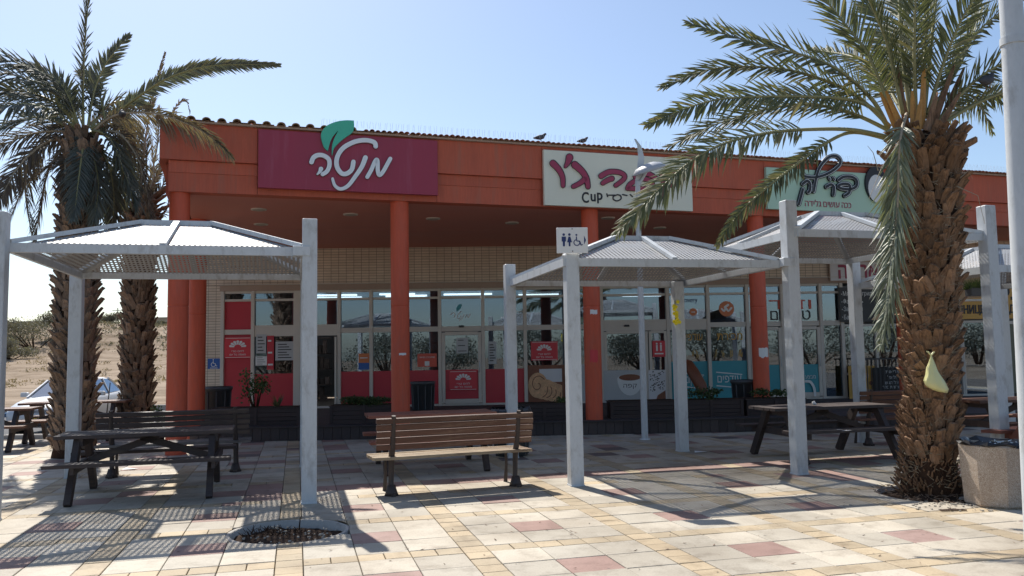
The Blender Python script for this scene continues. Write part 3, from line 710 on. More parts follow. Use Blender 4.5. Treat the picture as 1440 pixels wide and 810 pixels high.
for i in range(len(MX) - 1):
    a, b = MX[i], MX[i + 1]
    ha = .045 if a != -5.69 else .09; hb = .045 if b != -5.69 else .09
    a_, b_ = a + ha, b - hb
    key = (a, b); thick = a in (2.39,) or key in ((4.18, 5.28), (-6.84, -5.69), (-5.69, -4.59))
    rail(a_, b_, Z5, 3.38); rail(a_, b_, Z3, Z4)
    rail(a_, b_, Z1 - (.0 if not thick else .06), Z2 + (.0 if not thick else .10), -.01 if thick else 0)
    rail(a_, b_, Z0 - .05, Z0 + .03)
    pane(a_, b_, Z4, Z5); 
    red = RED.get(key); teal = TEAL.get(key)
    zb = Z2 + (.10 if thick else 0); zt = Z1 - (.06 if thick else 0)
    pane(a_, b_, zb, Z3, ('film_red', zb + .002, Z3 - .002) if red == 'full' else None)
    dk = DOORS.get(key)
    if dk == 'open':
        dfr = inb(WALL, MB().box((b_ - .04, -.04, (Z0 + zt) / 2), (.05, .04, zt - Z0 - .08)), 'door_post', 'frame_alu'); continue
    if dk == 'wide':
        x0 = a_; m_ = 3.62
        for (u0, u1) in ((x0, m_), (m_ + .02, b_)):
            d = part('door', bld, WALL.w(u0, 0, 0) - BL); d.rotation_euler = (0, 0, WALL.a); W_ = u1 - u0
            MB().box((.04, .0, (Z0 + zt) / 2 + .01), (.07, .06, zt - Z0 - .07)).box((W_ - .04, 0, (Z0 + zt) / 2 + .01), (.07, .06, zt - Z0 - .07)).box((W_ / 2, 0, zt - .04), (W_ - .15, .05, .07)).box((W_ / 2, 0, Z0 + .07), (W_ - .15, .05, .07)).build('door_frame', 'frame_alu', d)
            MB().box((W_ / 2, .01, (Z0 + zt) / 2), (W_ - .14, .008, zt - Z0 - .16)).build('door_pane', 'shop_glass', d)
        continue
    if dk == 'door':
        d = part('door', bld, WALL.w(a_, 0, 0) - BL); d.rotation_euler = (0, 0, WALL.a); W_ = b_ - a_
        t = Z1 - .03; f = .085
        MB().box((.05, 0, (Z0 + t) / 2 + .02), (f, .07, t - Z0 - .06)).box((W_ - .05, 0, (Z0 + t) / 2 + .02), (f, .07, t - Z0 - .06)).box((W_ / 2, 0, t - .03), (W_ - .19, .06, f)).box((W_ / 2, 0, Z0 + .09), (W_ - .19, .06, .12)).build('door_frame', 'frame_alu', d)
        MB().box((W_ / 2, .01, (Z0 + t) / 2), (W_ - .17, .008, t - Z0 - .16)).build('door_pane', 'shop_glass', d)
        if red or teal: 
            fm = 'film_red' if red else 'film_teal'; top = red or teal
            MB().box((W_ / 2, -.002, (Z0 + .155 + top) / 2), (W_ - .19, .005, top - Z0 - .155)).build('window_film', fm, d)
        MB().tube([(W_ - .06, -.035, 1.15), (W_ - .06, -.075, 1.17), (W_ - .06, -.075, 1.42), (W_ - .06, -.035, 1.44)], .011, 6).build('door_handle', 'galvanised', d)
        continue
    film = None
    if red == 'full': film = ('film_red', Z0 + .032, zt - .002)
    elif red: film = ('film_red', Z0 + .032, red)
    elif teal: film = ('film_teal', Z0 + .032, teal)
    elif a == .33: film = ('print_brown', Z0 + .032, 1.30)
    elif a == 1.42: film = ('print_grey', Z0 + .032, 1.30)
    pane(a_, b_, Z0 + .03, zt, film)
# sensors over the sliding doors
for x, y in ((649, 459), (881, 458)):
    s, z = WALL.px(x, y); inb(WALL, MB().cbox((s, -.04, z), (.14, .07, .05), .012), 'door_sensor', 'print_black')
# right hand units: lower windows, olive door, fascia strip above
for (a, b, z0, z1) in ((8.99, 9.84, .95, 2.2), (9.92, 10.8, .95, 2.2), (10.9, 12.2, .32, 2.25), (12.3, 13.1, .32, 2.25)):
    pane(a, b, z0, z1)
    MBf = MB().box(((a + b) / 2, .03, z1 + .03), (b - a + .1, .09, .06)).box(((a + b) / 2, .03, z0 - .03), (b - a + .1, .09, .06)).box((a - .03, .03, (z0 + z1) / 2), (.055, .09, z1 - z0)).box((b + .03, .03, (z0 + z1) / 2), (.055, .09, z1 - z0))
    inb(WALL, MBf, 'window_frame', 'frame_alu')
inb(WALL, MB().box((9.93, .10, .60), (1.95, .1, .60)), 'window_apron', 'print_black')
d = part('door', bld, WALL.w(13.22, 0, 0) - BL); d.rotation_euler = (0, 0, WALL.a)
MB().box((.05, 0, 1.28), (.09, .07, 2.0)).box((.93, 0, 1.28), (.09, .07, 2.0)).box((.49, 0, 2.24), (.79, .06, .09)).build('door_frame', 'frame_alu', d)
MB().box((.49, .01, 1.27), (.78, .03, 1.84)).build('door_leaf', 'olive_panel', d)
MB().tube([(.84, -.03, 1.2), (.84, -.07, 1.22), (.84, -.07, 1.4), (.84, -.03, 1.42)], .012, 6).build('door_handle', 'galvanised', d)
inb(WALL, MB().box((14.6, .05, 1.8), (.7, .2, 3.1)), 'pillar', 'clad_tile')
inb(WALL, MB().box((12.0, .09, 2.8), (6.0, .12, 1.0)), 'sign_backing', 'dark_room')

# downlights in the soffit
dl = MB().lathe([(.15, .0), (.15, -.018), (.12, -.022), (.0, -.012)], 20).mesh('downlight', ['frame_alu'])
dg_ = MB().lathe([(.118, -.023), (.0, -.026)], 16).mesh('diffuser', ['stucco'])
DLS = [(364, 294, 'soffit lamp nearest the end column, front of its row'), (367, 315, 'soffit lamp behind the frontmost one near the end column'), (372, 334, 'rearmost soffit lamp above the left pergola'), (493, 301, 'soffit lamp between the maroon sign and the second red column'), (609, 307, 'soffit lamp just right of the second red column'), (720, 313, 'soffit lamp left of the cream sign'), (928, 320, 'soffit lamp under the right half of the cream sign'), (855, 306, 'soffit lamp beside the third red column')]
for x, y, lab in DLS:
    p = ground(x, y, 4.50); t = thing('ceiling_lamp', 'round white ' + lab, 'ceiling lamp', (p.x, p.y, 4.499), 0, 'lamps recessed in the portico ceiling')
    inst('lamp_rim', dl, t, (0, 0, 0)); inst('diffuser', dg_, t, (0, 0, -.003))

# ================================================================== DECK
deck = thing('wooden_deck', 'low dark timber deck running along the shopfronts', 'deck', DECK.w(0, 0, 0), DECK.a)
del deck['category']; del deck['label']; deck['kind'] = 'structure'
rb = MB().cbox((0, 0, .125), (.168, .03, .25), .004).mesh('riser_board', ['deck_wood'])
for k in range(118): inst('riser_board', rb, deck, (-6.2 + k * .172, .0, rnd.uniform(-.004, .004)))
for k in range(38):
    MB().cbox((3.9, .02 + k * .15, .265), (20.4, .142, .03), .004).build('deck_board', 'deck_wood', deck)
MB().box((3.9, 2.9, .1), (20.2, 5.6, .2)).build('deck_joists', 'dark_wood', deck)
# ================================================================== SIGNS ON THE FASCIA
def crop(x0, y0, k, pts, fr=FASC, off=0.0):
    return [fr.px(x0 + x / k, y0 + y / k, off) for x, y in pts]
def signbox(name, label, cat, fr, s0, s1, z0, z1, dep, mat, th=.08, pmat=None):
    t = thing(name, label, cat, fr.w(s0, dep, z0), fr.a)
    W_, H_ = s1 - s0, z1 - z0
    MB().cbox((W_ / 2, th / 2, H_ / 2), (W_, th, H_), .006).build('panel', mat, t)
    return t
def local(pts, s0, z0): return [(a - s0, b - z0) for a, b in pts]
# 1 maroon sign with the script logo and the leaf
t = signbox('shop_sign', 'maroon fascia sign with white Hebrew script logo and a green leaf', 'shop sign', FASC, -6.29, -3.06, 4.60, 5.645, -.07, 'sign_maroon')
K = 1012 / 150
def L1(pts, off=-.12): return local(crop(420, 160, K, pts, FASC, off), -6.29, 4.60)
pw = K * (FPX / 14.3)   # crop px per metre on the sign
def lw(px): return px / pw * 1.0
ST1 = [([(122, 458), (140, 415), (180, 392), (235, 395), (285, 430), (292, 490), (268, 545), (228, 572)], 44, 40),
       ([(212, 522), (200, 548), (178, 572)], 44, 16),
       ([(732, 308), (718, 270), (640, 250), (540, 262), (440, 310), (385, 370), (360, 440), (368, 510), (410, 565), (460, 565), (505, 525), (520, 455)], 44, 44),
       ([(634, 415), (600, 500), (540, 590), (470, 680), (400, 712), (345, 680), (322, 615)], 48, 26),
       ([(652, 598), (690, 530), (728, 445), (748, 445), (752, 540), (768, 580), (800, 550), (840, 480), (870, 425)], 40, 40)]
for nm, mt, dd, ex in (('logo_dark_edge', 'sign_maroon', -.010, 10), ('logo_letter', 'logo_white', -.05, 0)):  # a wider dark border stroke lies behind each white letter
    for pts, a, b in ST1:
        mb = MB(); stroke(mb, L1(pts), lw(a + ex), -.005 if ex else -.004, dd if ex else -.05, 0, 6, lw(b + ex)); mb.build(nm, 'letter_edge' if ex else mt, t)
leafR = [(315, 395), (300, 330), (330, 245), (378, 165), (345, 190), (300, 250), (282, 348), (240, 300), (216, 220), (225, 160), (300, 95), (400, 62), (525, 62), (528, 110), (512, 175), (450, 220), (385, 270), (340, 325)]
leafA = smooth_line([(278, 350), (240, 310), (214, 220), (222, 165), (270, 110), (350, 75), (440, 60), (525, 62)], 5) + smooth_line([(528, 110), (512, 172), (440, 225), (375, 280), (335, 330), (320, 392)], 5) + smooth_line([(316, 380), (318, 300), (340, 230), (375, 162)], 5) + smooth_line([(372, 160), (318, 225), (290, 300), (280, 345)], 5)
pl = L1([(p.x, p.y) for p in leafA], -.14)
bm_poly = []
for p in pl:
    if not bm_poly or (Vector(p) - Vector(bm_poly[-1])).length > .004: bm_poly.append(p)
me_l = MB().prism(bm_poly, -.06, .0, 'y'); o = me_l.build('logo_leaf', 'logo_green', t)
bm = bmesh.new(); bm.from_mesh(o.data); bmesh.ops.triangulate(bm, faces=[f for f in bm.faces if len(f.verts) > 4], ngon_method='EAR_CLIP'); bm.to_mesh(o.data); bm.free()
# 2 cream sign
t = signbox('shop_sign', 'cream fascia sign with maroon Hebrew letters above small black Cup lettering', 'shop sign', FASC, -.94, 2.34, 4.50, 5.60, -.09, 'sign_cream')
K = 1440 / 220
def L2(pts, off=-.15): return local(crop(755, 200, K, pts, FASC, off), -.94, 4.50)
pw = K * (FPX / 16.6)
ST2 = [([(148, 195), (200, 250), (235, 320), (240, 400)], 56, 34), ([(300, 140), (285, 185), (262, 225)], 62, 22),
       ([(348, 208), (410, 262), (455, 330), (470, 410)], 60, 40), ([(440, 340), (400, 375), (335, 408)], 44, 34),
       ([(590, 312), (660, 275), (750, 275), (805, 305), (795, 345), (725, 398)], 44, 34), ([(690, 335), (650, 350), (605, 378)], 44, 34),
       ([(1090, 330), (1020, 290), (950, 300), (905, 318)], 44, 40), ([(835, 425), (860, 385), (930, 345), (1000, 340), (1060, 370), (1040, 420), (940, 428), (850, 425)], 38, 38),
       ([(1150, 300), (1230, 280), (1320, 290), (1350, 320), (1310, 370), (1240, 400)], 48, 30), ([(1160, 350), (1165, 430), (1120, 550)], 40, 28)]
for pts, a, b in ST2:
    mb = MB(); stroke(mb, L2(pts, -.10), lw(a + 12), -.03, -.001, 0, 6, lw(b + 12)); mb.build('letter_edge', 'letter_edge', t)
    mb = MB(); stroke(mb, L2(pts, -.13), lw(a), -.045, -.03, 0, 6, lw(b)); mb.build('letter', 'letter_maroon', t)
s_, z_ = FASC.px(833, 278, -.10)
for ch, ox, oz, wd_ in (('C', -.15, .0, .15), ('u', .02, -.03, .11), ('p', .165, -.075, .12)): text_mesh('letter', ch, .30, 'black_letter', t, (s_ + .94 + ox, -.006, z_ - 4.50), width=wd_, bold=.006)
for pts in ([(645, 475), (652, 500)], [(660, 487), (720, 487)], [(735, 485), (705, 500), (705, 525), (740, 540), (775, 520), (770, 492), (740, 482)], [(790, 482), (830, 490)], [(860, 482), (880, 500)]):
    mb = MB(); stroke(mb, L2(pts, -.10), lw(12), -.012, -.001, 0, 4); mb.build('lettering', 'black_letter', t)
# 3 green sign
t = signbox('shop_sign', 'pale green fascia sign with looping black Hebrew script, beside the big palm', 'shop sign', FASC, 4.16, 7.72, 4.62, 5.53, -.09, 'sign_green')
K = 1440 / 200
def L3(pts, off=-.15): return local(crop(1070, 205, K, pts, FASC, off), 4.16, 4.62)
pw = K * (FPX / 18.0)
ST3 = [([(430, 285), (450, 310), (560, 318), (690, 275), (790, 200), (805, 145), (765, 105), (700, 110), (640, 160), (590, 230), (560, 330), (535, 460)], 26),
       ([(425, 385), (470, 355), (500, 390), (495, 450), (480, 470)], 28), ([(425, 440), (410, 500), (385, 590)], 28),
       ([(665, 415), (710, 392), (740, 420), (735, 495)], 28), ([(692, 325), (700, 340)], 18), ([(735, 325), (745, 340)], 18),
       ([(790, 345), (840, 315), (920, 315), (970, 350), (965, 410), (900, 440), (810, 430), (785, 405), (840, 385), (900, 400), (895, 470), (850, 505)], 28)]
for pts, a in ST3:
    mb = MB(); stroke(mb, L3(pts, -.13), lw(a + 22), -.05, -.001, 0, 5); mb.build('letter_backing', 'black_letter', t)  # broad black border stroke under the white outline
    mb = MB(); stroke(mb, L3(pts, -.14), lw(a + 9), -.056, -.051, 0, 5); mb.build('letter_outline', 'logo_white', t)
    mb = MB(); stroke(mb, L3(pts, -.15), lw(a), -.064, -.057, 0, 5); mb.build('letter', 'black_letter', t)
s_, z_ = FASC.px(1165, 287.5, -.10)
for wd_, ox, ww in (('הדילג', -.40, .42), ('םישוע', .085, .43), ('הככ', .485, .25)): text_mesh('lettering', wd_, .2, 'letter_maroon', t, (s_ - 4.16 + ox, -.006, z_ - 4.62), width=ww, bold=.0)
s_, z_ = FASC.px(1232, 262, -.12); c0 = (s_ - 4.16, z_ - 4.62)
disc = lambda r, k=28, c=(0, 0), sx=1: [(c[0] + r * sx * math.cos(2 * math.pi * i / k), c[1] + r * math.sin(2 * math.pi * i / k)) for i in range(k)]
MB().prism(disc(.40, 28, (c0[0], c0[1] + .05), .75), -.05, -.001).build('round_emblem', 'black_letter', t)
MB().prism(disc(.32, 28, (c0[0], c0[1] - .06), .75), -.06, -.051).build('emblem_face', 'print_white', t)
# ================================================================== SIGNS AND PRINTS ON THE SHOPFRONTS
def rectpx(x0, y0, x1, y1, fr=WALL, off=-.04):
    a = fr.px(x0, y1, off); b = fr.px(x1, y0, off); return a[0], b[0], a[1], b[1]
def poster(label, x0, y0, x1, y1, mat, cat='poster', dep=-.035, th=.006, name='poster'):
    s0, s1, z0, z1 = rectpx(x0, y0, x1, y1)
    t = thing(name, label, cat, WALL.w(s0, dep, z0), WALL.a)
    MB().box(((s1 - s0) / 2, th / 2, (z1 - z0) / 2), (s1 - s0, th, z1 - z0)).build('sheet', mat, t)
    return t, s1 - s0, z1 - z0
def hrect(t, name, mat, x0, x1, z0, z1, y=-.002): return MB().box(((x0 + x1) / 2, y, (z0 + z1) / 2), (x1 - x0, .003, z1 - z0)).build(name, mat, t)
def fanlogo(t, cx, cz, r):
    mb = MB()
    for k in range(7):
        a = math.pi * (k + .5) / 7; da = math.pi / 7 * .40
        p = [(cx + rr * math.cos(a + q) * 1.25, cz + rr * math.sin(a + q)) for rr, q in ((r * .42, -da), (r * .95, -da), (r * 1.06, 0), (r * .95, da), (r * .42, da))]
        mb.prism(p, -.004, -.001)
    mb.build('fan_logo', 'print_white', t)
def redposter(label, x0, y0, x1, y1, dep=-.035):
    t, W_, H_ = poster(label, x0, y0, x1, y1, 'poster_red', dep=dep)
    fanlogo(t, W_ / 2, H_ * .52, H_ * .32)
    text_mesh('lettering', 'ירט םחל', .07, 'print_white', t, (W_ / 2, -.002, H_ * .34), ext=.001, width=W_ * .46)
    text_mesh('lettering', 'םוי לכ הפאמ', .07, 'print_white', t, (W_ / 2, -.002, H_ * .18), ext=.001, width=W_ * .60)
    for a, b, c, d in ((.04, .96, .03, .05), (.04, .96, .95, .97)): hrect(t, 'border', 'print_white', W_ * a, W_ * b, H_ * c, H_ * d, -.0015)
redposter('red poster with white fan logo on the leftmost red window panel', 315, 474, 353, 504, -.02)
redposter('red poster with white fan logo low on the red film of the glass door', 632, 521, 671, 549, -.05)
redposter('red poster with white fan logo above the pastry picture', 747, 480, 784, 507, -.02)
def papers(label, x0, y0, x1, y1, mat='print_white', lines=4, ink='print_black', dep=-.02):
    t, W_, H_ = poster(label, x0, y0, x1, y1, mat, 'notice', dep, name='notice')
    for k in range(lines):
        z = H_ * (.85 - .7 * k / max(1, lines - 1)) if lines > 1 else H_ * .5
        hrect(t, 'text_line', ink, W_ * .14, W_ * (.62 + .25 * ((k * 7) % 3) / 2), z - H_ * .025, z + H_ * .025)
    return t
papers('white notice taped low on the second window, left of the tall post', 359, 501, 375, 514)
papers('pale grey sheet high in the second window beside the red poster panel', 360, 470, 374, 497, 'print_grey', 5)
t = papers('pinkish tall leaflet in the middle of the second window', 375, 472, 385, 520, 'film_red', 3, 'print_white')
papers('wide pale menu sheet at the right of the second window', 387, 480, 413, 507, 'print_grey', 6)
t, W_, H_ = poster('orange and blue leaflet on the window right of the dark doorway', 504, 497, 519, 520, 'print_orange', 'notice', -.02, name='notice'); hrect(t, 'blue_band', 'print_blue', 0, W_, 0, H_ * .42); hrect(t, 'text_line', 'print_white', W_ * .15, W_ * .85, H_ * .7, H_ * .76)
t, W_, H_ = poster('red arched leaflet with a white square on the window just right of the second column', 587, 497, 614, 516, 'print_redorange', 'notice', -.02, name='notice')
hrect(t, 'white_square', 'print_white', W_ * .38, W_ * .62, H_ * .08, H_ * .42); text_mesh('lettering', 'WELCOME', .06, 'print_white', t, (W_ / 2, -.002, H_ * .72), ext=.001, width=W_ * .8)
papers('white paper notice on the upper half of the glass door', 642, 475, 658, 497, 'print_grey', 3, dep=-.05)
papers('white price list on the window left of the slim pergola post', 687, 480, 698, 512, 'print_grey', 7)
t, W_, H_ = poster('small red notice with two white figures beside the wide glass door', 918, 479, 935, 502, 'poster_red', 'notice', -.045, name='notice')
for cx in (.34, .66):
    MB().prism(disc(H_ * .06, 10, (W_ * cx, H_ * .82)), -.004, -.001).build('figure', 'print_white', t); hrect(t, 'figure', 'print_white', W_ * (cx - .07), W_ * (cx + .07), H_ * .36, H_ * .74)
hrect(t, 'text_line', 'print_white', W_ * .15, W_ * .85, H_ * .16, H_ * .24)
t, W_, H_ = poster('blue wheelchair sign on the tiled pillar at the left end of the shops', 291.5, 504, 309, 519, 'print_blue', 'access sign', -.012, name='access_sign')
def wheelchair(t, W_, H_, cx, cz, r, mat):
    a = [(cx + r * math.cos(q), cz + r * math.sin(q)) for q in [R(x) for x in range(100, 400, 25)]]
    mb = MB(); stroke(mb, a, r * .28, -.004, -.001, 0, 2); stroke(mb, [(cx - r * .05, cz + r * 1.9), (cx, cz + r * .6), (cx + r * .9, cz + r * .5), (cx + r * 1.3, cz - r * .7), (cx + r * 1.7, cz - r * .6)], r * .3, -.004, -.001, 0, 2)
    mb.prism(disc(r * .28, 12, (cx - r * .05, cz + r * 2.35)), -.004, -.001); mb.build('wheelchair_symbol', mat, t)
wheelchair(t, W_, H_, W_ * .46, H_ * .42, H_ * .20, 'print_white')
hrect(t, 'text_line', 'print_white', W_ * .2, W_ * .8, H_ * .06, H_ * .12)
# small white logo stickers on the glass above the door
t, W_, H_ = poster('small white and dark leaf logo sticker on the pane above the glass door', 634, 437, 661, 447, 'print_grey', 'sticker', .045, name='sticker')
t.children[0].hide_render = False
bpy.data.objects.remove(t.children[0])
for q, (pts, a) in enumerate([([(0, .55), (.12, .8), (.22, .5), (.16, .1)], .05), ([(.55, .95), (.40, .6), (.33, .1), (.45, -.1), (.52, .3)], .05), ([(.68, .5), (.6, 0), (.42, -.45)], .05), ([(.75, .0), (.84, .5), (.9, 0), (1.0, .55)], .05)]):
    mb = MB(); stroke(mb, [(x * W_, z * H_) for x, z in pts], a * W_, -.004, .0, 0, 3); mb.build('logo_letter', 'print_white', t)
MB().prism([(W_ * .30, H_ * .9), (W_ * .28, H_ * 1.5), (W_ * .42, H_ * 2.0), (W_ * .58, H_ * 2.0), (W_ * .52, H_ * 1.4), (W_ * .36, H_ * 1.0)], -.004, 0).build('logo_leaf', 'film_teal', t)
t, W_, H_ = poster('small white word sticker on the upper pane right of the slim pergola post', 717, 437, 736, 446, 'print_grey', 'sticker', .045, name='sticker'); bpy.data.objects.remove(t.children[0])
text_mesh('lettering', 'שיפק', .2, 'print_white', t, (W_ / 2, -.002, H_ / 2), ext=.001, width=W_)
# blue upper window stickers of the third shop
t, W_, H_ = poster('round orange logo sticker with pale script on an upper blue pane', 1012, 423, 1034, 445, 'print_orange', 'sticker', .045, name='sticker'); bpy.data.objects.remove(t.children[0])
MB().prism(disc(H_ * .5, 24, (W_ / 2, H_ / 2)), -.002, 0).build('disc', 'print_orange', t)
mb = MB(); stroke(mb, [(W_ * .2, H_ * .5), (W_ * .35, H_ * .35), (W_ * .45, H_ * .55), (W_ * .6, H_ * .35), (W_ * .8, H_ * .55)], .05, -.006, -.002, 0, 3); stroke(mb, [(W_ * .4, H_ * .6), (W_ * .6, H_ * .75)], .06, -.006, -.002, 0, 3); mb.build('script', 'print_white', t)
t, W_, H_ = poster('small round orange sticker under the word on the narrow upper pane', 971, 433, 981, 444, 'print_orange', 'sticker', .045, name='sticker'); bpy.data.objects.remove(t.children[0])
MB().prism(disc(H_ * .5, 20, (W_ / 2, H_ / 2)), -.002, 0).build('disc', 'print_orange', t); hrect(t, 'script', 'print_white', W_ * .25, W_ * .75, H_ * .42, H_ * .56, -.004)
t, W_, H_ = poster('navy word Discovery on the narrow upper pane behind the pergola post', 948, 418, 982, 427, 'print_grey', 'sticker', .045, name='sticker'); bpy.data.objects.remove(t.children[0])
text_mesh('lettering', 'Discovery', .2, 'print_navy', t, (W_ / 2, -.002, H_ / 2), ext=.001, width=W_)
t, W_, H_ = poster('large red and black Hebrew letters across the upper panes near the fourth column', 1084, 419, 1142, 451, 'print_grey', 'window lettering', .045, name='window_lettering'); bpy.data.objects.remove(t.children[0])
text_mesh('lettering', 'דודו', .42, 'print_redorange', t, (W_ / 2, -.002, H_ * .73), ext=.002, width=W_, bold=.0)
text_mesh('lettering', 'םימעט', .42, 'print_black', t, (W_ / 2, -.002, H_ * .24), ext=.002, width=W_ * .95, bold=.0)
t, W_, H_ = poster('golden Hebrew words along the top of the two teal shop windows', 961, 467, 1046, 480, 'print_grey', 'window lettering', .042, name='window_lettering'); bpy.data.objects.remove(t.children[0])
text_mesh('lettering', 'תריכמ', .3, 'print_amber', t, (W_ * .78, -.002, H_ / 2), ext=.002, width=W_ * .42)
text_mesh('lettering', 'םיפדוע', .3, 'print_amber', t, (W_ * .16, -.002, H_ / 2), ext=.002, width=W_ * .34)
t = thing('window_doodles', 'row of small golden doodle drawings on the shop window above the teal film', 'window drawing', WALL.w(WALL.px(975, 498)[0], .045, WALL.px(975, 498)[1]), WALL.a)
for k, x in enumerate((0, .12, .62, .82, 1.05, 1.3)):
    mb = MB(); rr = random.Random(k)
    for q in range(3): stroke(mb, [(x + rr.uniform(-.045, .045), rr.uniform(-.12, .12)) for _ in range(4)], .016, -.004, 0, 0, 3)
    mb.build('doodle', 'print_gold' if k < 5 else 'print_amber', t)
def tealtext(txt, x0, x1, y, wfrac, label):
    t, W_, H_ = poster(label, x0, y - 9, x1, y + 9, 'film_teal', 'window lettering', .042, name='window_lettering'); bpy.data.objects.remove(t.children[0])
    text_mesh('lettering', txt, .3, 'print_white', t, (W_ / 2, -.002, H_ / 2), ext=.002, width=W_ * .92)
    for z0, z1, sl_ in ((1.02, 1.0, -.06), (-.08, -.06, -.06)):
        mb = MB().prism([(0, H_ * z0), (W_, H_ * z0 - .07), (W_, H_ * z0 - .045), (0, H_ * z0 + .03)], -.003, 0); mb.build('line', 'print_white', t)
tealtext('םיפדוע', 1009, 1045, 533, 1, 'white Hebrew word between two lines on the wide teal window film')
tealtext('טנוקסיד', 960, 991, 534, 1, 'white Hebrew word on teal film behind the leaning brown parasol')
t, W_, H_ = poster('white rounded arch symbol on the teal film of the right glass door', 1134, 531, 1146, 556, 'print_grey', 'sticker', -.05, name='sticker'); bpy.data.objects.remove(t.children[0])
mb = MB(); stroke(mb, [(0, H_ * .8), (W_ * .5, H_ * .75), (W_ * .85, H_ * .4), (W_ * .9, 0)], .07, -.003, 0); mb.build('arch', 'print_white', t)
text_mesh('lettering', 'עצבמ', .15, 'print_white', t, (W_ * .5, -.002, H_ * 1.05), ext=.001, width=W_ * 1.1)
# pastry picture
t, W_, H_ = poster('large picture of glazed pastries on the lower window by the slim post', 742, 518, 791, 569, 'print_brown', 'poster', .042)
hrect(t, 'print_ground', 'print_cupgrey', W_ * .35, W_ * .99, H_ * .62, H_ * .99, -.0015)
for k in range(6):
    cx, cz, r = W_ * (.86 - .15 * k), H_ * (.30 + .05 * k), .25 + .014 * k; cx = max(cx, r * .8 + .03)
    d_ = disc(r, 20, (cx, cz), .8); d_ = [(min(W_ - .01, max(.01, a)), min(H_ - .01, max(.01, b))) for a, b in d_]
    MB().prism(d_, -.004 - .003 * k, -.003 - .003 * k).build('pastry_roll', 'print_dough', t)
    mb = MB(); sp_ = [(cx + .8 * r * (1 - q / 16) * math.cos(q * .62 + k), cz + r * (1 - q / 16) * math.sin(q * .62 + k)) for q in range(3, 15)]
    stroke(mb, [(min(W_ - .02, max(.02, a)), min(H_ - .02, max(.02, b))) for a, b in sp_], .022, -.0052 - .003 * k, -.0042 - .003 * k, 0, 2); mb.build('pastry_glaze', 'print_brown', t)
# coffee picture on the sliding door
t, W_, H_ = poster('large picture of a white coffee cup on the sliding glass door', 850, 520, 901, 570, 'print_grey', 'poster', -.045)
cx, cz = W_ * .70, H_ * .70; e = lambda rx, rz, zc, n=22: [(cx + rx * math.cos(2 * math.pi * i / n), zc + rz * math.sin(2 * math.pi * i / n)) for i in range(n)]
bowl = [(cx + .34 * math.cos(R(a)), cz + .05 + (.13 if a <= 180 else .5) * .9 * math.sin(R(a))) for a in range(0, 360, 15)]
bowl = [(min(a, W_ - .01), b) for a, b in bowl]
MB().prism(bowl, -.005, -.001).build('cup', 'print_white', t)
MB().prism([(min(a, W_ - .01), b) for a, b in e(.295, .085, cz + .08)], -.0075, -.0055).build('coffee', 'print_brown', t)
text_mesh('lettering', 'הפק', .16, 'print_black', t, (cx, -.006, cz - .16), ext=.001, width=.36)
hrect(t, 'red_tag', 'poster_red', W_ * .08, W_ * .25, .02, H_ * .09)
t, W_, H_ = poster('picture of dark coffee beans spilling from a cup on the narrow side door', 913, 520, 936, 570, 'print_cupgrey', 'poster', -.045)
rr = random.Random(3); mb = MB()
for k in range(70):
    x, z = rr.uniform(.04, W_ - .04), rr.uniform(H_ * .4, H_ * .96)
    if (x / W_ + z / H_) < 1.9 - rr.random() * .3: mb.prism([(x + .02 * math.cos(a + k), z + .014 * math.sin(a + k)) for a in (0, 1.2, 2.4, 3.6, 4.8)], -.003, -.001)
tag(mb.build('beans', 'print_black', t), kind='stuff'); MB().prism([(a, b) for a, b in [(W_ * .3, 0.02), (W_ * .5, H_ * .28), (W_ * .95, H_ * .42), (W_ * .97, .02)]], -.004, -.001).build('cup_side', 'print_brown', t)
# Paper scraps on the columns
def scrap(label, col_s, px, y0, y1, wpx, mat='print_white', n=3, c=None):
    s_, z0 = COLF.px(px, y1, -.1); _, z1 = COLF.px(px, y0, -.1); cc = COLF.w(col_s, .06, 0)
    a0 = math.atan2(-cc.y, -cc.x) + (px - proj(cc + Vector((0, 0, (z0 + z1) / 2)))[0]) / 14.0 * .9
    t = thing('paper_scrap', label, 'paper scrap', (cc.x, cc.y, z0))
    rr = random.Random(int(px + y0)); span = wpx / 28.0; mb = MB(); N = 8
    top = []; bot = []
    for k in range(N + 1):
        a = a0 + span * 2 * (k / N - .5) * 1.1
        j0 = rr.uniform(0, .25) * (z1 - z0); j1 = rr.uniform(0, .12) * (z1 - z0)
        top.append((.175 * math.cos(a), .175 * math.sin(a), z1 - z0 - j1)); bot.append((.175 * math.cos(a), .175 * math.sin(a), j0))
    mb.add(top + bot, [(k, k + 1, N + 2 + k, N + 1 + k) for k in range(N)]); mb.build('sheet', mat, t)
scrap('torn white paper stuck on the fourth red column', 3.93, 1077, 488, 505, 17)
scrap('small torn white sticker on the second red column', -3.87, 567, 496, 500, 10)
scrap('white notice high on the third red column under the pergola', .02, 836, 435, 443, 11)
scrap('faded red and white flyer halfway down the third red column', .02, 836, 491, 511, 12, 'poster_red')
